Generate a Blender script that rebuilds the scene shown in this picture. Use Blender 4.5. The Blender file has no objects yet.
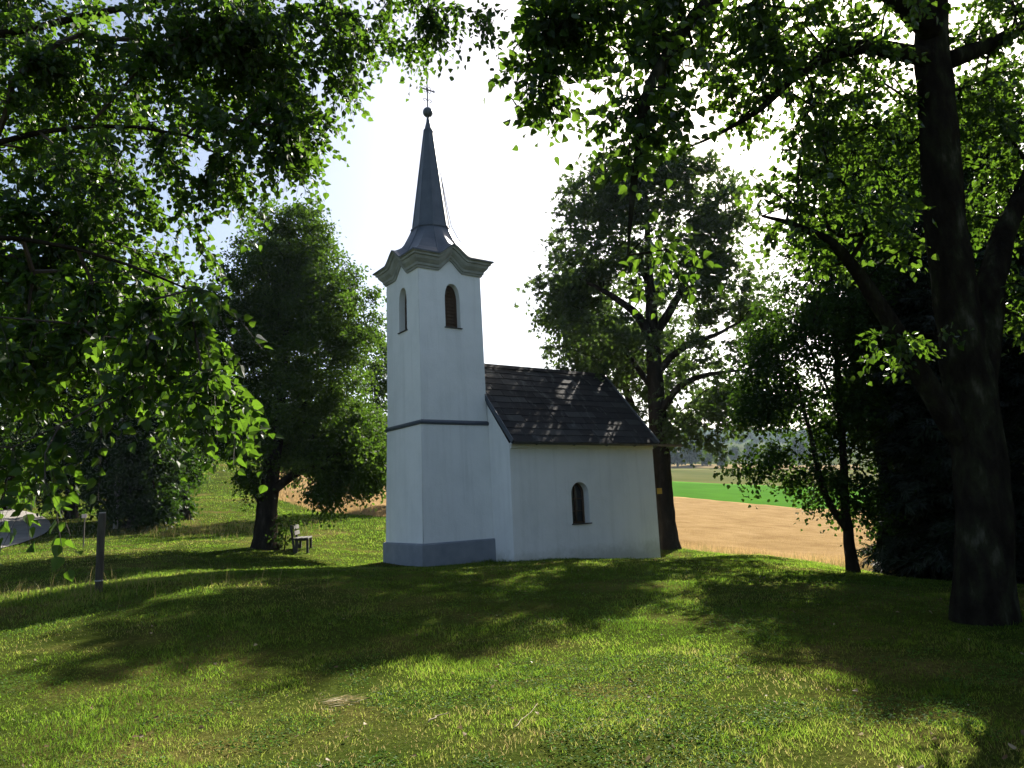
import bpy, bmesh, math, random
import numpy as np
from mathutils import Vector, Matrix

rng = np.random.default_rng(7)
random.seed(7)
R = math.radians
scene = bpy.context.scene
COL = scene.collection

# ------------------------------------------------------------------ camera
PITCH, ROLL, FPX, EYE = R(9.2725), R(-2.616), 723.6, 1.6
CF = np.array([0, math.cos(PITCH), math.sin(PITCH)])
_u0 = np.array([0, -math.sin(PITCH), math.cos(PITCH)]); _r0 = np.array([1., 0, 0])
CR = _r0*math.cos(ROLL)+_u0*math.sin(ROLL); CU = _u0*math.cos(ROLL)-_r0*math.sin(ROLL)
cd = bpy.data.cameras.new('camera'); cam = bpy.data.objects.new('camera', cd); COL.objects.link(cam)
cd.sensor_width = 36; cd.lens = FPX*36/1024; cd.clip_start = .05; cd.clip_end = 9000
cam.matrix_world = Matrix(((CR[0], CU[0], -CF[0], 0), (CR[1], CU[1], -CF[1], 0), (CR[2], CU[2], -CF[2], EYE), (0, 0, 0, 1)))
scene.camera = cam

# ------------------------------------------------------------------ sky, sun, exposure
SUN_AZ, SUN_EL = R(26), R(36)          # azimuth to the right of the view direction
world = bpy.data.worlds.new('World'); scene.world = world; world.use_nodes = True
wn = world.node_tree.nodes; wl = world.node_tree.links; wn.clear()
sky = wn.new('ShaderNodeTexSky'); sky.sky_type = 'NISHITA'; sky.sun_disc = False
sky.sun_elevation = SUN_EL; sky.sun_rotation = SUN_AZ
sky.altitude = 400; sky.air_density = 1.0; sky.dust_density = 3.6; sky.ozone_density = 1.0
bg = wn.new('ShaderNodeBackground'); bg.inputs[1].default_value = .044
wo = wn.new('ShaderNodeOutputWorld'); wl.new(sky.outputs[0], bg.inputs[0]); wl.new(bg.outputs[0], wo.inputs[0])
sd = bpy.data.lights.new('sun', 'SUN'); sd.energy = 5.0; sd.angle = R(.53); sd.color = (1, .93, .82)
sun = bpy.data.objects.new('sun', sd); COL.objects.link(sun)
SDIR = Vector((math.sin(SUN_AZ)*math.cos(SUN_EL), math.cos(SUN_AZ)*math.cos(SUN_EL), math.sin(SUN_EL)))
sun.rotation_euler = SDIR.to_track_quat('Z', 'Y').to_euler(); sun.location = SDIR*60
vs = scene.view_settings; vs.view_transform = 'Standard'; vs.look = 'None'; vs.gamma = 1; vs.exposure = 2.0
scene.display_settings.display_device = 'sRGB'
cy = scene.cycles
cy.max_bounces = 7; cy.diffuse_bounces = 3; cy.glossy_bounces = 2; cy.transmission_bounces = 4; cy.volume_bounces = 0
cy.transparent_max_bounces = 4; cy.sample_clamp_indirect = 6; cy.use_denoising = True

def P(px, py, d):
    """world point seen at a place of the photograph, d metres in front (along +Y)"""
    q = CF*FPX+CR*(px-512)+CU*(384-py)
    q = q*(d/q[1]); return np.array([q[0], q[1], q[2]+EYE])

# ------------------------------------------------------------------ helpers
def tag(o, label=None, cat=None, group=None, kind=None):
    if label: o['label'] = label
    if cat: o['category'] = cat
    if group: o['group'] = group
    if kind: o['kind'] = kind
    return o

def empty(name, loc=(0, 0, 0), rz=0):
    o = bpy.data.objects.new(name, None); COL.objects.link(o); o.location = loc; o.rotation_euler = (0, 0, rz)
    o.empty_display_size = .2
    return o

def npmesh(name, V, counts, loops, mat, parent=None, smooth=False, attrs=None, loc=None, rnd=None):
    """mesh object from flat numpy arrays (verts, per-face loop counts, loop vertex indices)"""
    V = np.asarray(V, dtype=np.float32); counts = np.asarray(counts, dtype=np.int32); loops = np.asarray(loops, dtype=np.int32)
    me = bpy.data.meshes.new(name)
    me.vertices.add(len(V)); me.vertices.foreach_set('co', V.ravel())
    me.loops.add(len(loops)); me.loops.foreach_set('vertex_index', loops)
    me.polygons.add(len(counts))
    st = np.concatenate(([0], np.cumsum(counts)[:-1])).astype(np.int32)
    me.polygons.foreach_set('loop_start', st)
    me.polygons.foreach_set('use_smooth', np.full(len(counts), smooth))
    if rnd is not None:
        a = me.attributes.new('rnd', 'FLOAT', 'FACE'); a.data.foreach_set('value', np.asarray(rnd, dtype=np.float32))
    me.update(calc_edges=True); me.validate(verbose=False)
    for m in (mat if isinstance(mat, (list, tuple)) else [mat]): me.materials.append(m)
    o = bpy.data.objects.new(name, me); COL.objects.link(o)
    if parent: o.parent = parent
    if loc is not None: o.location = loc
    return o

def pymesh(name, verts, faces, mat, parent=None, smooth=False):
    me = bpy.data.meshes.new(name); me.from_pydata([tuple(map(float, v)) for v in verts], [], faces); me.update()
    bm = bmesh.new(); bm.from_mesh(me); bmesh.ops.recalc_face_normals(bm, faces=bm.faces); bm.to_mesh(me); bm.free()
    if smooth: me.polygons.foreach_set('use_smooth', [True]*len(me.polygons))
    me.materials.append(mat)
    o = bpy.data.objects.new(name, me); COL.objects.link(o)
    if parent: o.parent = parent
    return o

def bmobj(name, bm, mat, parent=None, smooth=False):
    me = bpy.data.meshes.new(name); bm.to_mesh(me); bm.free()
    if smooth: me.polygons.foreach_set('use_smooth', [True]*len(me.polygons))
    me.materials.append(mat)
    o = bpy.data.objects.new(name, me); COL.objects.link(o)
    if parent: o.parent = parent
    return o

def add_box(bm, c, s, rot=None, bev=0.0):
    m = Matrix.Translation(Vector(c)) @ (rot.to_4x4() if rot is not None else Matrix.Identity(4)) @ Matrix.Diagonal((s[0], s[1], s[2], 1))
    r = bmesh.ops.create_cube(bm, size=1, matrix=m)
    if bev:
        es = list({e for v in r['verts'] for e in v.link_edges})
        bmesh.ops.bevel(bm, geom=es, offset=bev, segments=1, affect='EDGES')

def tube_arrays(pts, rad, n=8, cap=True, wob=0.0, seed=0, ridge=0.0):
    """one smooth tube along a polyline"""
    pts = np.asarray(pts, float); rad = np.asarray(rad, float); m = len(pts)
    g = np.random.default_rng(seed)
    T = np.gradient(pts, axis=0); T /= np.linalg.norm(T, axis=1)[:, None]+1e-9
    ref = np.array([1., 0, 0]) if abs(T[0][0]) < .8 else np.array([0, 1., 0])
    V = []
    w = 1+wob*g.standard_normal(n)
    for i in range(m):
        a = ref-T[i]*(ref@T[i]); a /= np.linalg.norm(a); b = np.cross(T[i], a); ref = a
        th = np.arange(n)*2*math.pi/n
        rr = rad[i]*(w if wob else 1)*(1+wob*.35*g.standard_normal(n) if wob else 1)
        if ridge:
            q = pts[i][2]*1.1+np.zeros(n); rr = rr*np.ones(n)*(1+ridge*(2*vnoise(th*n/(2*math.pi)*.5+1.3*np.sin(q), q*1.6, seed)-1)+ridge*.7*(2*vnoise(th*1.3, q*.7, seed+1)-1))
        V.append(pts[i]+(a[None]*np.cos(th)[:, None]+b[None]*np.sin(th)[:, None])*np.reshape(rr*np.ones(n), (n, 1)))
    V = np.concatenate(V)
    F = []
    for i in range(m-1):
        for k in range(n): F.append((i*n+k, i*n+(k+1) % n, (i+1)*n+(k+1) % n, (i+1)*n+k))
    L = np.array(F, dtype=np.int32).ravel(); C = np.full(len(F), 4, np.int32)
    if cap:
        L = np.concatenate((L, np.arange(n)[::-1], np.arange(n)+(m-1)*n)); C = np.concatenate((C, [n, n]))
    return V, C, L

class Acc:
    def __init__(s): s.V = []; s.C = []; s.L = []; s.Rn = []; s.n = 0
    def add(s, V, C, L, rnd=None):
        s.V.append(V); s.C.append(C); s.L.append(np.asarray(L)+s.n); s.n += len(V)
        if rnd is not None: s.Rn.append(rnd)
    def build(s, name, mat, parent=None, smooth=False, loc=None):
        V = np.concatenate(s.V)
        if loc is not None: V = V-np.asarray(loc)
        return npmesh(name, V, np.concatenate(s.C), np.concatenate(s.L), mat, parent, smooth, rnd=np.concatenate(s.Rn) if s.Rn else None)

def hash2(ix, iy, s):
    h = (ix*374761393+iy*668265263+s*982451653) & 0xffffffff
    h = ((h ^ (h >> 13))*1274126177) & 0xffffffff
    return ((h ^ (h >> 16)) & 0xffff)/65535.0
def vnoise(x, y, s=0):
    x = np.asarray(x, float); y = np.asarray(y, float)
    ix = np.floor(x).astype(np.int64); iy = np.floor(y).astype(np.int64); fx = x-ix; fy = y-iy
    fx = fx*fx*(3-2*fx); fy = fy*fy*(3-2*fy)
    return (hash2(ix, iy, s)*(1-fx)+hash2(ix+1, iy, s)*fx)*(1-fy)+(hash2(ix, iy+1, s)*(1-fx)+hash2(ix+1, iy+1, s)*fx)*fy

# ------------------------------------------------------------------ materials
def nmat(name):
    m = bpy.data.materials.new(name); m.use_nodes = True; nt = m.node_tree; nt.nodes.clear()
    return m, nt.nodes, nt.links
def ramp(N, stops):
    r = N.new('ShaderNodeValToRGB'); e = r.color_ramp.elements
    e[0].position, e[0].color = stops[0][0], (*stops[0][1], 1); e[1].position, e[1].color = stops[-1][0], (*stops[-1][1], 1)
    for p, c in stops[1:-1]:
        k = e.new(p); k.color = (*c, 1)
    return r
def noise(N, L, scale, detail=4, rough=.55, coord=None, dist=0):
    n = N.new('ShaderNodeTexNoise'); n.inputs['Scale'].default_value = scale; n.inputs['Detail'].default_value = detail
    n.inputs['Roughness'].default_value = rough; n.inputs['Distortion'].default_value = dist
    if coord is not None: L.new(coord, n.inputs['Vector'])
    return n
def surf_mat(name, stops, scale=4, rough=.85, bump=.3, bscale=40, bdist=.01, metal=0, detail=5, stretch=None, spec=.3):
    """noise coloured principled material with a bump"""
    m, N, L = nmat(name)
    tc = N.new('ShaderNodeTexCoord'); co = tc.outputs['Object']
    if stretch:
        mp = N.new('ShaderNodeMapping'); mp.inputs['Scale'].default_value = stretch; L.new(co, mp.inputs['Vector']); co = mp.outputs[0]
    n1 = noise(N, L, scale, detail, .6, co); r = ramp(N, stops); L.new(n1.outputs['Fac'], r.inputs[0])
    b = N.new('ShaderNodeBsdfPrincipled'); L.new(r.outputs[0], b.inputs['Base Color'])
    b.inputs['Roughness'].default_value = rough; b.inputs['Metallic'].default_value = metal
    b.inputs['Specular IOR Level'].default_value = spec
    if bump:
        n2 = noise(N, L, bscale, 6, .6, co); bp = N.new('ShaderNodeBump'); bp.inputs['Strength'].default_value = bump; bp.inputs['Distance'].default_value = bdist
        L.new(n2.outputs['Fac'], bp.inputs['Height']); L.new(bp.outputs[0], b.inputs['Normal'])
    o = N.new('ShaderNodeOutputMaterial'); L.new(b.outputs[0], o.inputs[0])
    return m
def leaf_mat(name, c0, c1, t0, t1, trans=.42, gloss=.05, grough=.38, mid=()):
    """leaf: diffuse + translucent + a little gloss, each leaf of its own tint"""
    m, N, L = nmat(name)
    at = N.new('ShaderNodeAttribute'); at.attribute_name = 'rnd'
    r1 = ramp(N, [(0, c0)]+[(p, a) for p, a, _ in mid]+[(1, c1)]); r2 = ramp(N, [(0, t0)]+[(p, t) for p, _, t in mid]+[(1, t1)])
    L.new(at.outputs['Fac'], r1.inputs[0]); L.new(at.outputs['Fac'], r2.inputs[0])
    d = N.new('ShaderNodeBsdfDiffuse'); t = N.new('ShaderNodeBsdfTranslucent'); g = N.new('ShaderNodeBsdfGlossy'); g.inputs['Roughness'].default_value = grough
    L.new(r1.outputs[0], d.inputs[0]); L.new(r2.outputs[0], t.inputs[0])
    x = N.new('ShaderNodeMixShader'); x.inputs[0].default_value = trans; L.new(d.outputs[0], x.inputs[1]); L.new(t.outputs[0], x.inputs[2])
    fr = N.new('ShaderNodeLayerWeight'); fr.inputs[0].default_value = .25
    mu = N.new('ShaderNodeMath'); mu.operation = 'MULTIPLY_ADD'; mu.inputs[1].default_value = gloss*3; mu.inputs[2].default_value = gloss*.5
    L.new(fr.outputs['Fresnel'], mu.inputs[0])
    y = N.new('ShaderNodeMixShader'); L.new(mu.outputs[0], y.inputs[0]); L.new(x.outputs[0], y.inputs[1]); L.new(g.outputs[0], y.inputs[2])
    o = N.new('ShaderNodeOutputMaterial'); L.new(y.outputs[0], o.inputs[0])
    return m

# ------------------------------------------------------------------ terrain
CROP = .45
TC = [(0, 0, 0), (-6, 4, 0.02), (6, 4, -.02), (0, 5, 0), (-3, 8, .02), (3, 8, -.02), (0, -15, 0), (-15, -10, .1), (15, -10, -.1)]
def tc(px, py, d, dz=0): p = P(px, py, d); TC.append((p[0], p[1], p[2]+dz))
for a in [(98, 592, 12.5), (0, 605, 12.2), (265, 548, 24), (150, 541, 26), (20, 535, 27), (0, 556, 20.5), (-150, 560, 21), (215, 500, 42), (220, 460, 62), (120, 500, 44), (60, 440, 90),
          (423, 566.5, 20), (382, 563.5, 22.1), (516, 560.5, 20.7), (660, 559, 24), (668, 548.5, 26.2),
          (760, 556, 22.5), (850, 571, 16.6), (985, 619, 9.0), (1010, 585, 13), (940, 582, 15), (400, 548, 26), (395, 518, 35), (320, 511, 41), (560, 533, 34), (690, 553.5, 29), (790, 565, 24.6), (880, 574.5, 20.5), (1050, 577, 24)]: tc(*a)
for a in [(290, 488, 72), (395, 486, 75), (560, 494, 95), (770, 527, 46), (870, 540, 38), (680, 497, 95), (800, 508, 80), (920, 512, 78), (1000, 540, 45), (1150, 530, 60)]: tc(*a, -CROP)
for a in [(680, 483, 140), (830, 489, 135), (560, 478, 150), (960, 490, 140), (720, 469, 235), (560, 468, 240), (900, 471, 240), (710, 458, 380), (850, 458, 380), (560, 456, 400), (300, 440, 200), (100, 400, 200), (-200, 440, 200), (1200, 470, 200)]: tc(*a)
for a in [(690, 440, 1000), (850, 440, 1000), (512, 440, 1000), (300, 430, 900), (0, 420, 900), (1100, 450, 900)]: tc(*a)
TC += [(-900, 200, 40), (900, 200, 20), (0, -900, 0), (-900, -600, 0), (900, -600, 0), (0, 3000, 140), (-3000, 0, 60), (3000, 0, 60), (0, -3000, 0), (2200, 2200, 120), (-2200, 2200, 120), (-60, 10, 2), (60, 10, -1.5), (-40, -20, .6), (40, -20, -.5)]
TC = np.array(TC)
def _phi(a, b):
    d2 = ((a[:, None, :2]-b[None, :, :2])**2).sum(-1); return np.sqrt(d2+9.0)
_n = len(TC)
_A = np.zeros((_n+1, _n+1)); _A[:_n, :_n] = _phi(TC, TC)+np.eye(_n)*-1e-3; _A[:_n, _n] = 1; _A[_n, :_n] = 1
_W = np.linalg.solve(_A, np.concatenate((TC[:, 2], [0])))
def terr(x, y):
    x = np.atleast_1d(np.asarray(x, float)).ravel(); y = np.atleast_1d(np.asarray(y, float)).ravel(); out = np.empty(len(x))
    for i in range(0, len(x), 50000):
        q = np.stack((x[i:i+50000], y[i:i+50000]), 1); out[i:i+50000] = _phi(q, TC)@_W[:_n]+_W[_n]
    r = np.hypot(x, y)
    return out+(vnoise(x*.55, y*.55, 3)-.5)*.06*np.clip(r/4, 0, 1)+(vnoise(x*1.7, y*1.7, 4)-.5)*.03
def tz(x, y): return float(terr([x], [y])[0])
def G(px, py, d):
    p = P(px, py, d); return np.array([p[0], p[1], tz(p[0], p[1])])

# ground material: short turf with dry straw patches
gm, N, L = nmat('turf_soil')
tcn = N.new('ShaderNodeTexCoord'); co = tcn.outputs['Object']
n1 = noise(N, L, .45, 5, .6, co); n2 = noise(N, L, 22, 6, .7, co); n3 = noise(N, L, .012, 3, .5, co)
r1 = ramp(N, [(.3, (.034, .055, .010)), (.5, (.052, .070, .015)), (.62, (.095, .09, .028)), (.74, (.15, .12, .055))]); L.new(n1.outputs['Fac'], r1.inputs[0])
r2 = ramp(N, [(.3, (.3, .3, .25)), (.7, (1.1, 1.08, 1.0))]); L.new(n2.outputs['Fac'], r2.inputs[0])
mx = N.new('ShaderNodeMix'); mx.data_type = 'RGBA'; mx.blend_type = 'MULTIPLY'; mx.inputs[0].default_value = 1
L.new(r1.outputs[0], mx.inputs[6]); L.new(r2.outputs[0], mx.inputs[7])
b = N.new('ShaderNodeBsdfPrincipled'); b.inputs['Roughness'].default_value = 1; b.inputs['Specular IOR Level'].default_value = 0
L.new(mx.outputs[2], b.inputs['Base Color'])
bp = N.new('ShaderNodeBump'); bp.inputs['Strength'].default_value = .8; bp.inputs['Distance'].default_value = .03
n4 = noise(N, L, 45, 5, .7, co); L.new(n4.outputs['Fac'], bp.inputs['Height']); L.new(bp.outputs[0], b.inputs['Normal'])
o = N.new('ShaderNodeOutputMaterial'); L.new(b.outputs[0], o.inputs[0])

def ground_sheet():
    na = 300; rad = np.concatenate((np.linspace(.6, 40, 110), np.geomspace(41.5, 2400, 80))); nr = len(rad)
    th = np.linspace(0, 2*math.pi, na, endpoint=False)
    X = (rad[:, None]*np.sin(th)[None]).ravel(); Y = (rad[:, None]*np.cos(th)[None]).ravel()
    V = np.stack((X, Y, terr(X, Y)), 1); V = np.concatenate((V, [[0, 0, tz(0, 0)]]))
    i, k = np.meshgrid(np.arange(nr-1), np.arange(na), indexing='ij'); k2 = (k+1) % na
    Q = np.stack((i*na+k, (i+1)*na+k, (i+1)*na+k2, i*na+k2), -1).reshape(-1, 4)
    kk = np.arange(na); T = np.stack((np.full(na, nr*na), kk, (kk+1) % na), 1)
    ob = npmesh('lawn_ground', V, np.concatenate((np.full(len(Q), 4), np.full(na, 3))), np.concatenate((Q.ravel(), T.ravel())), gm, smooth=True)
    tag(ob, kind='structure')
ground_sheet()
# the air over the valley
hm, N, L = nmat('valley_air'); pv = N.new('ShaderNodeVolumePrincipled'); pv.inputs['Color'].default_value = (.62, .80, 1, 1); pv.inputs['Density'].default_value = .00016; pv.inputs['Anisotropy'].default_value = .2
o = N.new('ShaderNodeOutputMaterial'); L.new(pv.outputs[0], o.inputs[1])
_g = np.array(bpy.data.objects['lawn_ground'].bound_box); _z0, _z1 = _g[:, 2].min()-1, max(_g[:, 2].max()+25, 30)
bm = bmesh.new(); add_box(bm, (0, 0, (_z0+_z1)/2), (4820, 4820, _z1-_z0)); tag(bmobj('haze', bm, hm), kind='stuff')

def resample(poly, n):
    poly = np.asarray(poly, float)[:, :2]; d = np.concatenate(([0], np.cumsum(np.linalg.norm(np.diff(poly, axis=0), axis=1))))
    t = np.linspace(0, d[-1], n); return np.stack((np.interp(t, d, poly[:, 0]), np.interp(t, d, poly[:, 1])), 1)
def field(name, near, far, h, mat, rows=40, cols=60, rough=0.05):
    a = resample(near, cols); b_ = resample(far, cols); t = (np.linspace(0, 1, rows)**1.5)[:, None, None]
    g = a[None]*(1-t)+b_[None]*t; X = g[..., 0].ravel(); Y = g[..., 1].ravel()
    dist = np.linalg.norm(g-a[None], axis=2).ravel(); Z = terr(X, Y)+.02+(h-.02)*np.clip(dist/2.6, 0, 1)+(vnoise(X*1.3, Y*1.3, 9)-.5)*rough
    V = np.stack((X, Y, Z), 1)
    sk = np.stack((a[:, 0], a[:, 1], terr(a[:, 0], a[:, 1])-.1), 1); s2 = np.stack((b_[:, 0], b_[:, 1], terr(b_[:, 0], b_[:, 1])-.1), 1)
    V = np.concatenate((V, sk, s2)); n0 = rows*cols
    i, k = np.meshgrid(np.arange(rows-1), np.arange(cols-1), indexing='ij')
    Q = np.stack((i*cols+k, i*cols+k+1, (i+1)*cols+k+1, (i+1)*cols+k), -1).reshape(-1, 4)
    k = np.arange(cols-1); S = np.stack((n0+k, n0+k+1, k+1, k), 1); S2 = np.stack(((rows-1)*cols+k, (rows-1)*cols+k+1, n0+cols+k+1, n0+cols+k), 1)
    Q = np.concatenate((Q, S, S2))
    ob = npmesh(name, V, np.full(len(Q), 4), Q.ravel(), mat, smooth=True); tag(ob, kind='structure'); return ob
def field_mat(name, stops, scale, bscale, bd, stretch=(1, 1, 1)):
    return surf_mat(name, stops, scale, 1, .7, bscale, bd, spec=0, stretch=stretch)
WH = field_mat('ripe_wheat', [(.3, (.16, .104, .046)), (.5, (.215, .145, .068)), (.7, (.265, .185, .092))], .6, 9, .25)
field('wheat_field', [P(*a) for a in [(268, 508, 47), (320, 511, 41), (395, 518, 35), (560, 533, 34), (690, 553, 29), (790, 563.5, 24.6), (880, 573, 20.5), (1050, 575, 24), (1250, 560, 36)]],
      [P(*a) for a in [(262, 489, 72), (395, 486, 78), (560, 494, 95), (680, 497, 95), (800, 508, 80), (920, 512, 78), (1150, 520, 75), (1350, 520, 75)]], CROP, WH, 60, 120)
GR = field_mat('young_green_crop', [(.3, (.034, .094, .009)), (.7, (.048, .126, .013))], .15, 3, .2)
field('green_field', [P(*a) for a in [(540, 493.5, 96.5), (680, 496.7, 96.5), (800, 507.7, 81.5), (920, 511.7, 79.5), (1150, 519.7, 76.5)]],
      [P(*a) for a in [(540, 479, 150), (680, 483, 140), (830, 489, 135), (960, 490, 140), (1100, 492, 140)]], .25, GR, 16, 60)
OL = field_mat('olive_meadow', [(.35, (.055, .066, .018)), (.65, (.095, .09, .034))], .03, 2, .2)
field('olive_meadow', [P(*a) for a in [(540, 478, 152), (680, 482.7, 142), (830, 488.7, 137), (960, 489.7, 142)]],
      [P(*a) for a in [(540, 468, 240), (720, 469, 235), (900, 471, 240), (1000, 472, 240)]], .15, OL, 16, 50)
field('pale_field', [P(*a) for a in [(620, 467, 245), (720, 468.4, 240), (860, 470, 245)]], [P(*a) for a in [(620, 464, 290), (720, 465, 290), (860, 466, 290)]], .2,
      field_mat('pale_stubble', [(.3, (.13, .10, .05)), (.7, (.17, .13, .065))], .05, 1, .2), 8, 30)

# gravel road at the left
road_m = surf_mat('pale_gravel', [(.3, (.125, .116, .104)), (.7, (.21, .198, .18))], 3, .95, .6, 60, .02, detail=8)
def ribbon(name, pts, width, mat, lift=.03):
    c = resample(pts, 60); T = np.gradient(c, axis=0); T /= np.linalg.norm(T, axis=1)[:, None]; Nn = np.stack((-T[:, 1], T[:, 0]), 1)
    rows = [c+Nn*width*s for s in np.linspace(-.5, .5, 7)]
    X = np.stack([r[:, 0] for r in rows], 1).ravel(); Y = np.stack([r[:, 1] for r in rows], 1).ravel()
    V = np.stack((X, Y, terr(X, Y)+lift), 1)
    i, k = np.meshgrid(np.arange(59), np.arange(6), indexing='ij'); Q = np.stack((i*7+k, i*7+k+1, (i+1)*7+k+1, (i+1)*7+k), -1).reshape(-1, 4)
    ob = npmesh(name, V, np.full(len(Q), 4), Q.ravel(), mat, smooth=True); tag(ob, kind='structure')
_c = [P(-330, 590, 13), P(-170, 562, 17.5), P(-70, 545, 22), P(-1, 538, 27), P(2, 522, 33), P(-60, 505, 42), P(-200, 490, 55)]
_cs = np.array(_c)[:, :2]
for _ in range(3):
    _q = [_cs[0]]
    for a_, b_ in zip(_cs[:-1], _cs[1:]): _q += [a_*.75+b_*.25, a_*.25+b_*.75]
    _cs = np.array(_q+[_cs[-1]])
ROADC = _cs
ribbon('gravel_road', _cs, 3.4, road_m, .035)

# ================================================================== the chapel
CH = empty('chapel', (-2.3292, 21.7735, 0), .6153)
tag(CH, 'white rendered chapel with square tower, dark blue metal spire and black slate nave roof', 'chapel')
wm, N, L = nmat('white_lime_render')                      # patchy limewash, rain streaks, splashed dirt near the ground
tcn = N.new('ShaderNodeTexCoord'); co = tcn.outputs['Object']
n1 = noise(N, L, 1.1, 8, .6, co); r1 = ramp(N, [(.25, (.72, .73, .715)), (.55, (.80, .805, .79)), (.8, (.83, .83, .82))]); L.new(n1.outputs['Fac'], r1.inputs[0])
mp = N.new('ShaderNodeMapping'); mp.inputs['Scale'].default_value = (5, 5, .25); L.new(co, mp.inputs[0])
n2 = noise(N, L, 1.0, 6, .65, mp.outputs[0]); r2 = ramp(N, [(.50, (0, 0, 0)), (.75, (.30, .30, .30))]); L.new(n2.outputs['Fac'], r2.inputs[0])
mx1 = N.new('ShaderNodeMix'); mx1.data_type = 'RGBA'; L.new(r2.outputs[0], mx1.inputs[0]); L.new(r1.outputs[0], mx1.inputs[6]); mx1.inputs[7].default_value = (.50, .51, .48, 1)
sx = N.new('ShaderNodeSeparateXYZ'); L.new(co, sx.inputs[0]); n3 = noise(N, L, 3.0, 7, .7, co)
ma = N.new('ShaderNodeMath'); ma.operation = 'MULTIPLY_ADD'; ma.inputs[1].default_value = .9; L.new(n3.outputs['Fac'], ma.inputs[0]); L.new(sx.outputs[2], ma.inputs[2])
r3 = ramp(N, [(.30, (.55, .55, .55)), (.72, (0, 0, 0))]); L.new(ma.outputs[0], r3.inputs[0])
mx2 = N.new('ShaderNodeMix'); mx2.data_type = 'RGBA'; L.new(r3.outputs[0], mx2.inputs[0]); L.new(mx1.outputs[2], mx2.inputs[6]); mx2.inputs[7].default_value = (.36, .36, .29, 1)
b = N.new('ShaderNodeBsdfPrincipled'); b.inputs['Roughness'].default_value = .92; b.inputs['Specular IOR Level'].default_value = .2; L.new(mx2.outputs[2], b.inputs['Base Color'])
n4 = noise(N, L, 22, 7, .65, co); n5 = noise(N, L, 2.2, 4, .5, co); ad = N.new('ShaderNodeMath'); ad.operation = 'MULTIPLY_ADD'; ad.inputs[1].default_value = 3.0; L.new(n5.outputs['Fac'], ad.inputs[0]); L.new(n4.outputs['Fac'], ad.inputs[2])
bp = N.new('ShaderNodeBump'); bp.inputs['Strength'].default_value = .45; bp.inputs['Distance'].default_value = .014; L.new(ad.outputs[0], bp.inputs['Height']); L.new(bp.outputs[0], b.inputs['Normal'])
o = N.new('ShaderNodeOutputMaterial'); L.new(b.outputs[0], o.inputs[0]); M_WALL = wm
M_PLINTH = surf_mat('grey_plinth_paint', [(.3, (.19, .21, .24)), (.7, (.26, .28, .31))], 2.5, .85, .4, 40, .01)
M_STONE = surf_mat('grey_green_cornice', [(.3, (.22, .23, .20)), (.7, (.33, .34, .30))], 3, .8, .3, 30, .008)
M_METAL = surf_mat('blue_grey_sheet_metal', [(.3, (.052, .064, .082)), (.7, (.085, .10, .122))], 2.2, .5, .25, 7, .012, metal=.15, spec=.45)
M_DARKMETAL = surf_mat('dark_iron', [(.3, (.03, .032, .036)), (.7, (.06, .06, .065))], 6, .5, .2, 40, .004, metal=.6)
M_WOOD = surf_mat('brown_louvre_wood', [(.3, (.055, .03, .016)), (.7, (.115, .065, .032))], 5, .8, .5, 30, .01, stretch=(4, 4, .6))
M_GLASS = surf_mat('dark_window_glass', [(.3, (.008, .009, .010)), (.7, (.015, .017, .018))], 3, .12, 0, spec=.5)
M_GUT = surf_mat('weathered_zinc_gutter', [(.3, (.045, .05, .055)), (.7, (.10, .105, .11))], 4, .5, .2, 30, .004, metal=.5)

# slate: each plate its own grey, pale lichen smears running down the slope
sm, N, L = nmat('black_slate')
tcn = N.new('ShaderNodeTexCoord'); at = N.new('ShaderNodeAttribute'); at.attribute_name = 'rnd'
r1 = ramp(N, [(0, (.021, .020, .020)), (.75, (.034, .033, .033)), (1, (.055, .054, .052))]); L.new(at.outputs['Fac'], r1.inputs[0])
mp = N.new('ShaderNodeMapping'); mp.inputs['Scale'].default_value = (1.6, .55, .55); mp.inputs['Rotation'].default_value = (0, 0, .35); L.new(tcn.outputs['Object'], mp.inputs[0])
n1 = noise(N, L, 2.0, 7, .7, mp.outputs[0], .6); r2 = ramp(N, [(.56, (0, 0, 0)), (.70, (.65, .65, .65))]); L.new(n1.outputs['Fac'], r2.inputs[0])
mx = N.new('ShaderNodeMix'); mx.data_type = 'RGBA'; L.new(r2.outputs[0], mx.inputs[0]); L.new(r1.outputs[0], mx.inputs[6]); mx.inputs[7].default_value = (.15, .15, .14, 1)
b = N.new('ShaderNodeBsdfPrincipled'); b.inputs['Roughness'].default_value = .9; b.inputs['Specular IOR Level'].default_value = .12; L.new(mx.outputs[2], b.inputs['Base Color'])
n2 = noise(N, L, 18, 6, .6, tcn.outputs['Object']); bp = N.new('ShaderNodeBump'); bp.inputs['Strength'].default_value = .5; bp.inputs['Distance'].default_value = .01; L.new(n2.outputs['Fac'], bp.inputs['Height']); L.new(bp.outputs[0], b.inputs['Normal'])
o = N.new('ShaderNodeOutputMaterial'); L.new(b.outputs[0], o.inputs[0]); M_SLATE = sm

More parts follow.
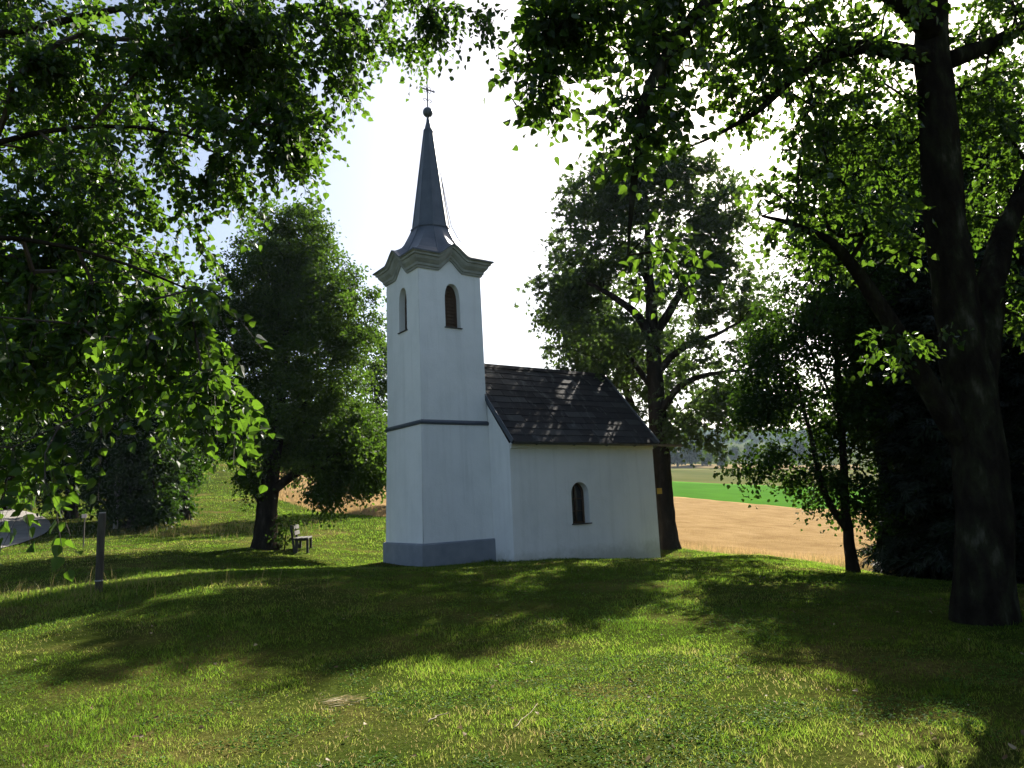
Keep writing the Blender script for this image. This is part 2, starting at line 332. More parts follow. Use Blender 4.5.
TW, ZS, ZT = 1.2, 3.97, 8.98
def bump(t):
    """height of the eave line above its corners along one side"""
    x = abs(t-.5)
    if x > .185: return 0.0
    k = 1-x/.185
    return .36*(k*k*(3-2*k)*.35+k*.65)
EZ = 8.93
def hw(z): return TW-.0215*min(z, ZS)-.0074*max(0, z-ZS)
def lancet(uc, w, z0, zs, zt, n=7):
    """pointed arch outline, anticlockwise from the lower left"""
    pts = [(uc-w/2, z0), (uc+w/2, z0)]
    for k in range(n+1):
        t = k/n; pts.append((uc+w/2*math.cos(t*math.pi/2)**.8, zs+(zt-zs)*math.sin(t*math.pi/2)**.92 if k < n else zt))
    for k in range(n-1, -1, -1):
        t = k/n; pts.append((uc-w/2*math.cos(t*math.pi/2)**.8, zs+(zt-zs)*math.sin(t*math.pi/2)**.92))
    return pts
def round_arch(uc, w, z0, zt, n=14):
    zs = zt-w/2; pts = [(uc-w/2, z0), (uc+w/2, z0)]
    for k in range(n+1): pts.append((uc+w/2*math.cos(math.pi*k/n), zs+w/2*math.sin(math.pi*k/n)))
    return pts
def panel(bm, outline, holes, fmap, depth):
    """a wall face with openings and their reveals; fmap(u, z, inward) -> point"""
    def loop(pts): return [bm.verts.new(fmap(u, z, 0)) for u, z in pts]
    vs_ = loop(outline); ed = [bm.edges.new((vs_[i], vs_[(i+1) % len(vs_)])) for i in range(len(vs_))]
    for h in holes:
        hv = loop(h); ed += [bm.edges.new((hv[i], hv[(i+1) % len(hv)])) for i in range(len(hv))]
        bk = [bm.verts.new(fmap(u, z, depth)) for u, z in h]
        for i in range(len(hv)):
            j = (i+1) % len(hv); bm.faces.new((hv[i], hv[j], bk[j], bk[i]))
    bmesh.ops.triangle_fill(bm, use_beauty=True, use_dissolve=False, edges=ed)

def rotk(k):
    c, s = round(math.cos(k*math.pi/2)), round(math.sin(k*math.pi/2))
    return lambda x, y, z: Vector((c*x-s*y, s*x+c*y, z))
LAN = lancet(.05, .52, 6.79, 7.60, 8.14)
bm = bmesh.new()
for k in range(4):
    rk = rotk(k)
    def fm(u, z, d, rk=rk): return rk(u, -(hw(z)-d), z)
    panel(bm, [(-hw(0), -.6), (hw(0), -.6), (hw(ZS), ZS), (-hw(ZS), ZS)], [], fm, .3)
    def fm2(u, z, d, rk=rk): return rk(u, -(hw(z)-.012-d), z)
    q0, q1 = hw(ZS)-.012, hw(ZT)-.012
    panel(bm, [(-q0, ZS), (q0, ZS)]+[(q1*(2*t-1), EZ-.40+bump(t)) for t in (1, .70, .685, .64, .595, .55, .52, .5, .48, .45, .405, .36, .315, .30, 0)], [LAN] if k != 1 else [], fm2, .26)
bmesh.ops.remove_doubles(bm, verts=bm.verts, dist=.0015)
bmobj('tower_wall', bm, M_WALL, CH)
# plinth, with its bevelled top
def square_loft(prof):
    V = []; F = []
    for h, z in prof: V += [(-h, -h, z), (h, -h, z), (h, h, z), (-h, h, z)]
    for i in range(len(prof)-1):
        for k in range(4): F.append((i*4+k, i*4+(k+1) % 4, i*4+4+(k+1) % 4, i*4+4+k))
    return V, F
pymesh('plinth', *square_loft([(TW+.055, -.6), (TW+.05, .55), (TW+.035, .585), (TW-.03, .60)]), M_PLINTH, CH)
h = hw(ZS)
pymesh('string_course', *square_loft([(h-.01, 3.885), (h+.03, 3.89), (h+.05, 3.925), (h+.05, 3.955), (h+.03, 3.985), (h-.03, 4.035)]), M_METAL, CH)
# belfry windows: wooden louvres in a frame, and a sill
for k in (0, 2, 3):
    rk = rotk(k); hz = lambda z: hw(z)-.012
    bm = bmesh.new()
    out = [rk(u, -(hz(z)-.20), z) for u, z in LAN]
    inn = [rk(.05+(u-.05)*.80, -(hz(z)-.20), 7.4+(z-7.4)*.93) for u, z in LAN]
    out2 = [rk(u, -(hz(z)-.27), z) for u, z in LAN]
    a = [bm.verts.new(p) for p in out]; b_ = [bm.verts.new(p) for p in inn]; c_ = [bm.verts.new(p) for p in out2]
    n = len(a)
    for i in range(n):
        j = (i+1) % n; bm.faces.new((a[i], a[j], b_[j], b_[i])); bm.faces.new((a[i], c_[i], c_[j], a[j]))
    win = bmobj('window', bm, M_WOOD, CH)
    bm = bmesh.new()
    vsn = [bm.verts.new(rk(u, -(hz(z)-.262), z)) for u, z in LAN]; bm.faces.new(vsn)
    for q in range(11):
        z = 6.86+q*.105; hwid = .20 if z < 7.5 else .20*max(.15, 1-((z-7.5)/.62)**1.6)
        for s in (0,):
            p0 = [rk(.05-hwid, -(hz(z)-.215), z), rk(.05+hwid, -(hz(z)-.215), z), rk(.05+hwid, -(hz(z)-.255), z+.085), rk(.05-hwid, -(hz(z)-.255), z+.085)]
            bm.faces.new([bm.verts.new(p) for p in p0])
    bmobj('louvre', bm, M_WOOD, win)
    bm = bmesh.new()
    c = rk(.05, -(hz(6.79)-.085), 6.778); s = (.60, .26, .028) if k in (0, 2) else (.26, .60, .028)
    add_box(bm, c, s, bev=.005); bmobj('sill', bm, M_DARKMETAL, win)

# cornice with a raised gablet in the middle of each side, swept round the tower
TS = np.concatenate((np.linspace(0, .30, 5), np.linspace(.315, .5, 9), np.linspace(.5, .685, 9)[1:], np.linspace(.70, 1, 5)))[:-1]
EH = hw(ZT)
EZ = 8.93
prof = [(-.03, -.44), (.035, -.44), (.045, -.385), (.075, -.37), (.085, -.30), (.12, -.265), (.175, -.20), (.20, -.13), (.20, -.115), (.245, -.105), (.255, -.045), (.29, -.035), (.30, .0), (.285, .015)]
V = []; F = []; m = len(TS)*4
for o_, z_ in prof:
    for k in range(4):
        rk = rotk(k)
        for t in TS: V.append(rk((EH+o_)*(2*t-1), -(EH+o_), EZ+z_+bump(t)))
for i in range(len(prof)-1):
    for j in range(m): F.append((i*m+j, i*m+(j+1) % m, (i+1)*m+(j+1) % m, (i+1)*m+j))
pymesh('cornice', V, F, M_STONE, CH)

# flared foot of the spire, from the waved eave up to the octagon
ZB, RB, ZC, RC = 10.18, .60, 13.57, .135
def octp(ang, r):
    """point on an octagon whose flat sides face the walls"""
    a = (ang+math.pi/8) % (math.pi/4)-math.pi/8
    rr = r*math.cos(math.pi/8)/math.cos(a); return rr*math.cos(ang), rr*math.sin(ang)
def inner_angle(k, t):
    # corner parts of a side run up to the diagonal facets, the gablet to the side facet
    if t < .315: a = -math.pi/4+(t/.315)*(math.pi/8)
    elif t > .685: a = math.pi/8+((t-.685)/.315)*(math.pi/8)
    else: a = -math.pi/8+(t-.315)/.37*(math.pi/4)
    return -math.pi/2+a+k*math.pi/2
V = []; F = []; SN = 9
for i in range(SN):
    s = i/(SN-1)
    for k in range(4):
        rk = rotk(k)
        for t in TS:
            p = rk((EH+.315)*(2*t-1), -(EH+.315), 0); ang = inner_angle(k, t); q = octp(ang, RB)
            e = 1-(1-s)**1.12
            z0 = EZ+.02+bump(t)
            crn = abs(2*t-1)
            zz = EZ+.02+bump(t)*(1-s)**1.1+(ZB-EZ-.02)*np.interp(s, (0, .12, .35, .6, 1), (0, .035, .19, .48, 1))
            V.append((p.x*(1-e)+q[0]*e, p.y*(1-e)+q[1]*e, zz))
for i in range(SN-1):
    for j in range(m): F.append((i*m+j, i*m+(j+1) % m, (i+1)*m+(j+1) % m, (i+1)*m+j))
seamacc = Acc()
for k in range(4):
    for t in (.315, .685):
        j = k*len(TS)+int(np.argmin(np.abs(TS-t))); seamacc.add(*tube_arrays([np.array(V[i*m+j]) for i in range(SN)], [.016]*SN, 5))
b0 = len(V)                                             # drip edge below the sheet
for k in range(4):
    rk = rotk(k)
    for t in TS: p = rk((EH+.315)*(2*t-1), -(EH+.315), EZ-.02+bump(t)); V.append(p)
for j in range(m): F.append((b0+j, b0+(j+1) % m, (j+1) % m, j))
sf = pymesh('spire_foot', V, F, M_METAL, CH)
seamacc.build('seam', M_METAL, sf)
# octagonal spire with standing seams on the arrises
V = []; F = []
for r, z in [(RB+.055, ZB-.035), (RB+.05, ZB+.005), (RB-.01, ZB+.03), (RC+.01, ZC)]:
    for k in range(8):
        a = math.pi/8+k*math.pi/4; V.append((r*math.cos(a), r*math.sin(a), z))
for i in range(3):
    for k in range(8): F.append((i*8+k, i*8+(k+1) % 8, i*8+8+(k+1) % 8, i*8+8+k))
F.append(tuple(24+k for k in range(8)))
sp = pymesh('spire', V, F, M_METAL, CH)
acc = Acc()
for k in range(8):
    a = math.pi/8+k*math.pi/4
    ln = [np.array(((RB-.005)*math.cos(a), (RB-.005)*math.sin(a), ZB+.015)), np.array(((RC+.012)*math.cos(a), (RC+.012)*math.sin(a), ZC))]
    acc.add(*tube_arrays(ln, [.018, .014], 5))
acc.build('seam', M_METAL, sp)
# tip cone, ball, cross
def lathe(name, prof, mat, parent, n=24):
    V = []; F = []
    for r, z in prof:
        for k in range(n): V.append((r*math.cos(2*math.pi*k/n), r*math.sin(2*math.pi*k/n), z))
    for i in range(len(prof)-1):
        for k in range(n): F.append((i*n+k, i*n+(k+1) % n, (i+1)*n+(k+1) % n, (i+1)*n+k))
    return pymesh(name, V, F, mat, parent, True)
tipc = lathe('spire_tip', [(RC+.03, ZC-.03), (RC+.03, ZC+.01), (RC-.005, ZC+.04), (.07, ZC+.28), (.04, 14.05), (.035, 14.09)], M_METAL, CH)
lathe('ball', [(.01, 14.06)]+[(.165*math.sin(math.pi*q/12), 14.22-.165*math.cos(math.pi*q/12)) for q in range(1, 12)]+[(.01, 14.385)], M_METAL, CH)
acc = Acc()
def bar(a, b_, r, n=6): acc.add(*tube_arrays([np.array(a, float), np.array(b_, float)], [r, r], n))
bar((0, 0, 14.36), (0, 0, 15.42), .022)
bar((-.24, 0, 15.02), (.24, 0, 15.02), .021)
for a, c in [((-.24, 0, 15.02), 0), ((.24, 0, 15.02), 1), ((0, 0, 15.42), 2)]:
    th = np.linspace(0, 2*math.pi, 9); acc.add(*tube_arrays([np.array(a)+np.array((.038*math.cos(t), 0, .038*math.sin(t))) for t in th], [.011]*9, 5))
for sx in (-1, 1):
    for sz in (-1, 1):
        th = np.linspace(0, math.pi*1.3, 8)
        acc.add(*tube_arrays([np.array((sx*(.03+.075*(1-math.cos(t))/1.0*.6), 0, 15.02+sz*(.03+.07*math.sin(t)+.03*t/4))) for t in th], [.009]*8, 5))
for sx in (-1, 1):
    th = np.linspace(0, math.pi*1.5, 9); acc.add(*tube_arrays([np.array((sx*(.075-.07*math.cos(t)), 0, 14.58+.075*math.sin(t)+.02*t)) for t in th], [.010]*9, 5))
acc.build('cross', M_DARKMETAL, CH)
# lightning conductor on the right of the spire
acc = Acc()
ca, sa = math.cos(math.pi/8), -math.sin(math.pi/8)
rz_ = lambda z: RB+(RC-RB)*(z-ZB)/(ZC-ZB)
acc.add(*tube_arrays([np.array(((rz_(z)+o_)*ca, (rz_(z)+o_)*sa, z)) for z, o_ in ((12.1, .012), (11.6, .03), (11.0, .045), (10.35, .07))]+[np.array((.80, -.3, 9.95)), np.array((1.15, -.42, 9.45)), np.array((1.40, -.5, 9.05))], [.011]*7, 5))
acc.build('lightning_conductor', M_DARKMETAL, CH)

# ---- nave
NX0, NX1, NH, ZE, ZR_ = 1.125, 6.87, 2.17, 3.26, 5.92
AR = round_arch(3.645, .68, .885, 2.115)
bm = bmesh.new()
for sgn in (-1, 1):
    def fm(u, z, d, sgn=sgn): return Vector((u, sgn*(NH-d), z))
    panel(bm, [(NX0, -1.2), (NX1, -1.2), (NX1, ZE), (NX0, ZE)], [AR], fm, .30)
for x in (NX0, NX1):
    bm.faces.new([bm.verts.new(p) for p in [(x, -NH, -1.2), (x, NH, -1.2), (x, NH, ZE), (x, 0, ZR_-.12), (x, -NH, ZE)]])
bmesh.ops.remove_doubles(bm, verts=bm.verts, dist=.001)
bmobj('nave_wall', bm, M_WALL, CH)
# eave moulding under the gutter
bm = bmesh.new()
for s in (-1, 1):
    add_box(bm, ((NX0+NX1)/2, s*(NH+.03), ZE-.09), (NX1-NX0-.02, .06, .11), bev=.012)
    add_box(bm, ((NX0+NX1)/2, s*(NH+.065), ZE-.005), (NX1-NX0-.03, .13, .055), bev=.01)
bmobj('eave_moulding', bm, M_WALL, CH)
for s in (-1, 1):
    bm = bmesh.new()
    a = [bm.verts.new((u, s*(NH-.24), z)) for u, z in AR]; b_ = [bm.verts.new((3.645+(u-3.645)*.84, s*(NH-.24), 1.5+(z-1.5)*.91)) for u, z in AR]
    c_ = [bm.verts.new((3.645+(u-3.645)*.84, s*(NH-.285), 1.5+(z-1.5)*.91)) for u, z in AR]
    for i in range(len(a)):
        j = (i+1) % len(a); bm.faces.new((a[i], a[j], b_[j], b_[i])); bm.faces.new((b_[i], b_[j], c_[j], c_[i]))
    add_box(bm, (3.645, s*(NH-.262), 1.5), (.035, .03, 1.10)); add_box(bm, (3.645, s*(NH-.264), 1.62), (.54, .026, .03)); add_box(bm, (3.645, s*(NH-.264), 1.25), (.54, .026, .022))
    win = bmobj('window', bm, M_WOOD, CH)
    bm = bmesh.new(); bm.faces.new([bm.verts.new((u, s*(NH-.283), z)) for u, z in AR]); bmobj('pane', bm, M_GLASS, win)
    bm = bmesh.new(); add_box(bm, (3.645, s*(NH-.10), .872), (.76, .30, .03), bev=.006); bmobj('sill', bm, M_DARKMETAL, win)
# roof of overlapping slate plates
EY, EZ2 = NH+.22, ZE+.03
slope = math.atan2(ZR_-EZ2, EY); SL = math.hypot(EY, ZR_-EZ2); NC = 12; ch_ = SL/NC
acc = Acc(); g = np.random.default_rng(5)
BOXF = np.array([(0, 1, 3, 2), (4, 6, 7, 5), (0, 4, 5, 1), (2, 3, 7, 6), (0, 2, 6, 4), (1, 5, 7, 3)])
for s in (-1, 1):
    for c in range(NC):
        x = NX0-.03-g.uniform(0, .5)
        while x < NX1+.05:
            wdt = .60; x0 = max(x, NX0-.04); x1 = min(x+wdt-.006, NX1+.05)
            if x1-x0 > .03:
                d0, d1 = c*ch_-.035, (c+1)*ch_+.05
                l0 = .034+g.uniform(-.006, .008); l1 = .012
                tk = .014
                V = []
                for xx, dl in ((x0, 0), (x1, g.uniform(-.004, .004))):
                    for d, l in ((d0+g.uniform(-.012, .012), l0+dl), (d1, l1)):
                        for k in (0, tk):
                            y = EY-d*math.cos(slope)+(l+k)*math.sin(slope); z = EZ2+d*math.sin(slope)+(l+k)*math.cos(slope)
                            V.append((xx, s*y, z))
                acc.add(np.array(V), np.full(6, 4), BOXF.ravel(), np.full(6, g.uniform(0, 1)))
            x += wdt
V = []                                                  # boarded deck below the slates
for x in (NX0-.03, NX1+.04): V += [(x, -EY, EZ2), (x, 0, ZR_), (x, EY, EZ2), (x, EY, EZ2-.04), (x, 0, ZR_-.07), (x, -EY, EZ2-.04)]
Fq = [(0, 1, 7, 6), (1, 2, 8, 7), (2, 3, 9, 8), (3, 4, 10, 9), (4, 5, 11, 10), (5, 0, 6, 11), (0, 5, 4, 1), (1, 4, 3, 2), (6, 7, 10, 11), (7, 8, 9, 10)]
acc.add(np.array(V), np.full(10, 4), np.array(Fq).ravel(), np.full(10, .2))
rf = acc.build('nave_roof', M_SLATE, CH)
bm = bmesh.new()                                         # ridge capping
for s in (-1, 1): add_box(bm, ((NX0+NX1)/2, s*.075, ZR_+.035), (NX1-NX0+.08, .19, .018), Matrix.Rotation(-s*slope, 3, 'X'))
bmobj('ridge_cap', bm, M_SLATE, rf)
for x in (NX0-.055, NX1+.062):                           # verge flashing on both gables
    for s in (-1, 1):
        bm = bmesh.new(); add_box(bm, (x, s*(EY/2+.02), (EZ2+ZR_)/2+.015), (.028, SL+.02, .13), Matrix.Rotation(-s*slope, 3, 'X'))
        bmobj('verge_flashing', bm, M_METAL, rf)
# half-round gutters with brackets and a spout over the far end
for s in (-1, 1):
    gy = s*(EY+.055); zz = EZ2-.005
    V = []; F = []; xs = [NX0-.08, 4.0, NX1+.1, 7.95] if s < 0 else [NX0-.08, 4.0, NX1+.1]
    na = 9
    for i, x in enumerate(xs):
        zo = zz-.012*i
        for rr in (.068, .060):
            for k in range(na):
                a = math.pi+math.pi*k/(na-1); V.append((x, gy+rr*math.cos(a), zo+rr*math.sin(a)))
    st = na*2
    for i in range(len(xs)-1):
        for k in range(na-1):
            F.append((i*st+k, i*st+k+1, (i+1)*st+k+1, (i+1)*st+k)); F.append((i*st+na+k, (i+1)*st+na+k, (i+1)*st+na+k+1, i*st+na+k+1))
        for k in (0, na-1): F.append((i*st+k, (i+1)*st+k, (i+1)*st+na+k, i*st+na+k))
    for i in (0, len(xs)-1):
        for k in range(na-1): F.append((i*st+k, i*st+na+k, i*st+na+k+1, i*st+k+1))
    gt = pymesh('gutter', V, F, M_GUT, CH)
    for x in (1.9, 3.3, 4.6, 5.8, 6.7):
        acc = Acc(); th = np.linspace(math.pi*.98, 2*math.pi, 9)
        acc.add(*tube_arrays([np.array((x, gy+.076*math.cos(t), zz-.012*(x-1)/2+.076*math.sin(t))) for t in th]+[np.array((x, gy-s*.16, zz+.06))] if s < 0 else [np.array((x, gy+.076*math.cos(t), zz-.02+.076*math.sin(t))) for t in th], [.011]*(10 if s < 0 else 9), 5))
        acc.build('bracket', M_GUT, gt)

# ================================================================== trees
M_BARK = surf_mat('dark_bark', [(.3, (.011, .009, .007)), (.55, (.022, .018, .013)), (.75, (.045, .04, .03))], 5, .95, .9, 22, .03, detail=8, stretch=(1, 1, .35), spec=0)
M_BARKG = surf_mat('mossy_bark', [(.3, (.007, .006, .005)), (.48, (.016, .013, .010)), (.58, (.022, .023, .013)), (.72, (.07, .066, .05))], 5, .95, 1, 20, .04, detail=8, stretch=(1, 1, .4), spec=0)
M_BIRCH = surf_mat('birch_twig_bark', [(.3, (.03, .02, .015)), (.7, (.075, .055, .045))], 8, .8, .3, 30, .005)
M_BIRCHT = surf_mat('birch_trunk_bark', [(.38, (.04, .036, .03)), (.46, (.5, .48, .44)), (.7, (.62, .6, .56))], 2.2, .8, .5, 18, .01, stretch=(.6, .6, 3))
LF_BIRCH = leaf_mat('birch_leaf', (0.0110, 0.0253, 0.0039), (0.0220, 0.0440, 0.0066), (0.0531, 0.1381, 0.0064), (0.1594, 0.2975, 0.0213), .40, .03, .42)
LF_BIG = leaf_mat('broad_leaf', (0.0099, 0.0231, 0.0044), (0.0198, 0.0396, 0.0066), (0.0500, 0.1250, 0.0060), (0.1400, 0.2500, 0.0200), .40, .025, .42)
LF_CHEST = leaf_mat('chestnut_leaf', (0.0186, 0.0329, 0.0100), (0.0329, 0.0543, 0.0143), (0.0523, 0.1045, 0.0146), (0.1150, 0.1933, 0.0262), .36, .02, .5)
LF_LIME = leaf_mat('lime_leaf', (0.0119, 0.0277, 0.0046), (0.0264, 0.0515, 0.0073), (0.0468, 0.1123, 0.0094), (0.1217, 0.2153, 0.0187), .38, .008, .5)
LF_WOOD = leaf_mat('wood_edge_leaf', (0.0072, 0.0192, 0.0030), (0.0162, 0.0348, 0.0048), (0.0263, 0.0675, 0.0053), (0.0638, 0.1350, 0.0112), .36, .008, .5)
LF_NEEDLE = leaf_mat('spruce_needles', (0.0056, 0.0112, 0.0049), (0.0112, 0.0196, 0.0070), (0.0096, 0.0224, 0.0064), (0.0208, 0.0400, 0.0096), .25, .012, .6)
LF_FAR = leaf_mat('far_leaf', (.016, .036, .009), (.032, .062, .014), (.04, .08, .010), (.08, .14, .02), .35, .0, .6)

def tmpl_diamond():
    V = np.array([(0, 0, 0), (.42, .33, .07), (1, 0, -.06), (.42, -.33, .07)], float); return V, np.array([3, 3]), np.array([0, 1, 2, 0, 2, 3])
def tmpl_ovate(w=.40, base=.12):
    xs = [0, base, .38, .72, 1.0]; ys = [0, w*.82, w, w*.5, 0]; zf = .28
    V = [(xs[0], 0, 0)]+[(xs[i], ys[i], ys[i]*zf-.10*xs[i]**2) for i in (1, 2, 3)]+[(1, 0, -.14)]+[(xs[i], -ys[i], ys[i]*zf-.10*xs[i]**2) for i in (3, 2, 1)]+[(.4, 0, -.03)]
    return np.array(V, float), np.array([6, 6]), np.array([0, 8, 4, 3, 2, 1, 0, 7, 6, 5, 4, 8])
def tmpl_palm(n=5):
    V = []; Cn = []; Lp = []
    for k in range(n):
        a = R(-72+144*k/(n-1)); ln = 1-.28*abs(k-(n-1)/2)/((n-1)/2); c, s = math.cos(a), math.sin(a); b0 = len(V)
        for x, y, z in [(0, 0, 0), (.62*ln, .20*ln, -.10*ln), (ln, 0, -.34*ln), (.62*ln, -.20*ln, -.10*ln)]: V.append((x*c-y*s, x*s+y*c, z))
        Cn += [3, 3]; Lp += [b0, b0+1, b0+2, b0, b0+2, b0+3]
    return np.array(V, float), np.array(Cn), np.array(Lp)
T_DIA, T_OV, T_HEART, T_PALM = tmpl_diamond(), tmpl_ovate(), tmpl_ovate(.44, .10), tmpl_palm()
def tmpl_spray():
    """a flat spruce spray: a thin rib of needles with side sprigs"""
    V = []; Cn = []; Lp = []
    for x0, ang, ln, w in [(0, 0, 1, .05), (.15, 48, .42, .045), (.15, -48, .42, .045), (.4, 45, .34, .045), (.4, -45, .34, .045), (.65, 42, .24, .04), (.65, -42, .24, .04)]:
        a = R(ang); c, s = math.cos(a), math.sin(a); b0 = len(V)
        for x, y, z in [(0, 0, 0), (.5*ln, w, -.04), (ln, 0, -.1), (.5*ln, -w, -.04)]: V.append((x0+x*c-y*s, x*s+y*c, z))
        Cn += [4]; Lp += [b0, b0+1, b0+2, b0+3]
    return np.array(V, float), np.array(Cn), np.array(Lp)
T_SPRAY = tmpl_spray()

def unit(a): return a/(np.linalg.norm(a, axis=-1, keepdims=True)+1e-9)
def leaves_arrays(base, axis, nrm, size, tm, rnd):
    A = unit(axis); B = unit(np.cross(nrm, A)); Nn = np.cross(A, B); V0, C0, L0 = tm
    V = base[:, None]+size[:, None, None]*(A[:, None]*V0[None, :, 0:1]+B[:, None]*V0[None, :, 1:2]+Nn[:, None]*V0[None, :, 2:3])
    n = len(base); m = len(V0)
    L = (L0[None]+(np.arange(n)*m)[:, None]).ravel(); C = np.tile(C0, n)
    return V.reshape(-1, 3), C, L, np.repeat(rnd, len(C0))
def edge_prisms(a, b, ra, rb, n=5):
    T = unit(b-a); ref = np.where(np.abs(T[:, 2:3]) < .85, np.array([[0, 0, 1.]]), np.array([[1., 0, 0]]))
    U = unit(np.cross(T, ref)); W = np.cross(T, U); th = np.arange(n)*2*math.pi/n
    ring = U[:, None]*np.cos(th)[None, :, None]+W[:, None]*np.sin(th)[None, :, None]
    ext = T*(np.minimum(ra, rb)*.4)[:, None]
    V = np.concatenate(((a-ext)[:, None]+ring*ra[:, None, None], (b+ext)[:, None]+ring*rb[:, None, None]), 1)
    k = np.arange(n); Q = np.stack((k, (k+1) % n, n+(k+1) % n, n+k), 1)
    L = (Q[None]+(np.arange(len(a))*2*n)[:, None, None]).ravel()
    return V.reshape(-1, 3), np.full(len(a)*n, 4), L

def blob(px, py, d, rx, ry, rd, n): return (P(px, py, d), np.array([rx*d/FPX, rd, ry*d/FPX]), n)

def grow_tree(name, label, cat, base, stems, blobs, tm, lmat, bark, leaf=.1, shoots=4, slen=.5, per=10, droop=.35, group=None, seed=1,
              twig_r=.006, draw_shoots=False, step=.35, path_w=.3, spread=.22, trunk_n=12, updown=.55, bark_twig=None, along=2, flat=.55, hang=.25, rexp=.44, flare=.35):
    """stems: list of (points, radii); first one is the trunk. blobs: crown ellipsoids holding branch ends."""
    g = np.random.default_rng(seed)
    base = np.asarray(base, float); root = empty(name, base)
    tag(root, label, cat, group)
    pos = []; par = []; path = []; fixed = []
    ta = Acc()
    for si, (pts, rad) in enumerate(stems):
        pts = np.asarray(pts, float); d = np.concatenate(([0], np.cumsum(np.linalg.norm(np.diff(pts, axis=0), axis=1))))
        n = max(4, int(d[-1]/.3)); t = np.linspace(0, d[-1], n)
        # smooth the given line
        Q = np.stack([np.interp(t, d, pts[:, k]) for k in range(3)], 1); rr = np.interp(t, d, rad)
        for _ in range(2):
            Q[1:-1] = Q[1:-1]*.5+(Q[:-2]+Q[2:])*.25
        Q[1:-1] += g.normal(0, .012, (n-2, 3))*np.minimum(1, rr[1:-1]/.05)[:, None]
        if si == 0:                                  # root flare
            z = Q[:, 2]-base[2]; rr = rr*(1+flare*np.exp(-np.maximum(z, 0)/.35)); Q = np.concatenate(([Q[0]-[0, 0, .35]], Q)); rr = np.concatenate(([rr[0]*1.15], rr)); n += 1
        if trunk_n > 20 and rr[0] > .06:             # furrowed bark in the mesh itself
            k = len(Q)*6; tq = np.linspace(0, len(Q)-1, k); Q6 = np.stack([np.interp(tq, np.arange(len(Q)), Q[:, j]) for j in range(3)], 1)
            for _ in range(4): Q6[1:-1] = Q6[1:-1]*.5+(Q6[:-2]+Q6[2:])*.25
            ta.add(*tube_arrays(Q6, np.interp(tq, np.arange(len(Q)), rr), trunk_n, True, 0, seed+si, .045))
        else: ta.add(*tube_arrays(Q, rr, trunk_n if rr[0] > .06 else 7, True, .05 if rr[0] > .06 else 0, seed+si))
        if si == 0: p0 = -1
        else: p0 = int(np.argmin(((np.array(pos)-Q[0])**2).sum(1)))
        for i in range(n):
            pos.append(Q[i]); par.append(p0 if i == 0 else len(pos)-2); fixed.append(rr[i])
            path.append(0 if p0 < 0 and i == 0 else (path[par[-1]]+np.linalg.norm(Q[i]-pos[par[-1]])))
    nfix = len(pos)
    at = []
    for c, r_, n in blobs:
        v = unit(g.normal(size=(n, 3)))*(g.random((n, 1))**(1/2.4)); at.append(c+v*r_)
    at = np.concatenate(at); at = at[at[:, 2] > terr(at[:, 0], at[:, 1])+.15]
    F0 = np.array(pos); dd = np.sqrt(((at[:, None]-F0[None])**2).sum(-1)).min(1); at = at[np.argsort(dd)]
    cap = nfix+len(at)*60; PA = np.zeros((cap, 3)); PA[:nfix] = F0; PT = np.zeros(cap); PT[:nfix] = path; n_ = nfix
    par = list(par); tips = []; direc = []
    okmask = np.zeros(cap, bool); okmask[:nfix] = np.array(path) > (0.25*np.max(path) if len(stems) > 1 else .22*np.max(path))
    for a in at:
        D = a-PA[:n_]; dist = np.sqrt((D**2).sum(1)); cost = dist+path_w*PT[:n_]+updown*np.maximum(0, -D[:, 2])*.6
        cost[~okmask[:n_]] += 50; j = int(np.argmin(cost)); dj = dist[j]
        k = max(1, min(50, int(dj/step))); pj = PA[j]; pp = PA[par[j]] if par[j] >= 0 else pj-[0, 0, 1]
        tdir = unit(pj-pp); ctrl = pj+(a-pj)*.5+tdir*dj*.22+np.array([0, 0, .10*dj])+g.normal(0, .07*dj, 3)
        prev = j
        for q in range(1, k+1):
            t = q/k; x = pj*(1-t)**2+2*ctrl*t*(1-t)+a*t*t
            if q < k: x = x+g.normal(0, .03*step, 3)
            PA[n_] = x; par.append(prev); PT[n_] = PT[prev]+np.linalg.norm(x-PA[prev]); okmask[n_] = True; prev = n_; n_ += 1
        tips.append(prev)
    PA = PA[:n_]; par = np.array(par)
    cnt = np.zeros(n_)
    cnt[tips] = 1
    for i in range(n_-1, 0, -1):
        if par[i] >= 0: cnt[par[i]] += cnt[i]
    rad = twig_r*np.maximum(cnt, 1)**rexp
    fx = np.array(fixed)
    idx = np.arange(nfix, n_); pr = par[idx]
    ra = np.where(pr < nfix, np.minimum(rad[idx]*1.15, fx[np.minimum(pr, nfix-1)]*.9), rad[pr]); rb = rad[idx]; ra = np.minimum(ra, rb*1.8)
    loc = base
    ta.build('trunk', bark, root, True, loc)
    ba = Acc(); ba.add(*edge_prisms(PA[pr], PA[idx], ra, rb, 5))
    # shoots: at the tips and along the last nodes of every branch
    srcs = list(tips)
    for t_ in tips:
        q = t_
        for _ in range(along):
            q = par[q]
            if q < nfix: break
            srcs.append(q)
    srcs = np.repeat(np.array(srcs), shoots); ns = len(srcs)
    bd = unit(PA[srcs]-PA[np.maximum(par[srcs], 0)])
    sdir = unit(bd*.7+unit(g.normal(size=(ns, 3)))*[1, 1, flat]+np.array([0, 0, -hang]))
    sl = slen*g.uniform(.5, 1.25, ns); s0 = PA[srcs]+g.normal(0, spread*.35, (ns, 3))*(0 if draw_shoots else 1)
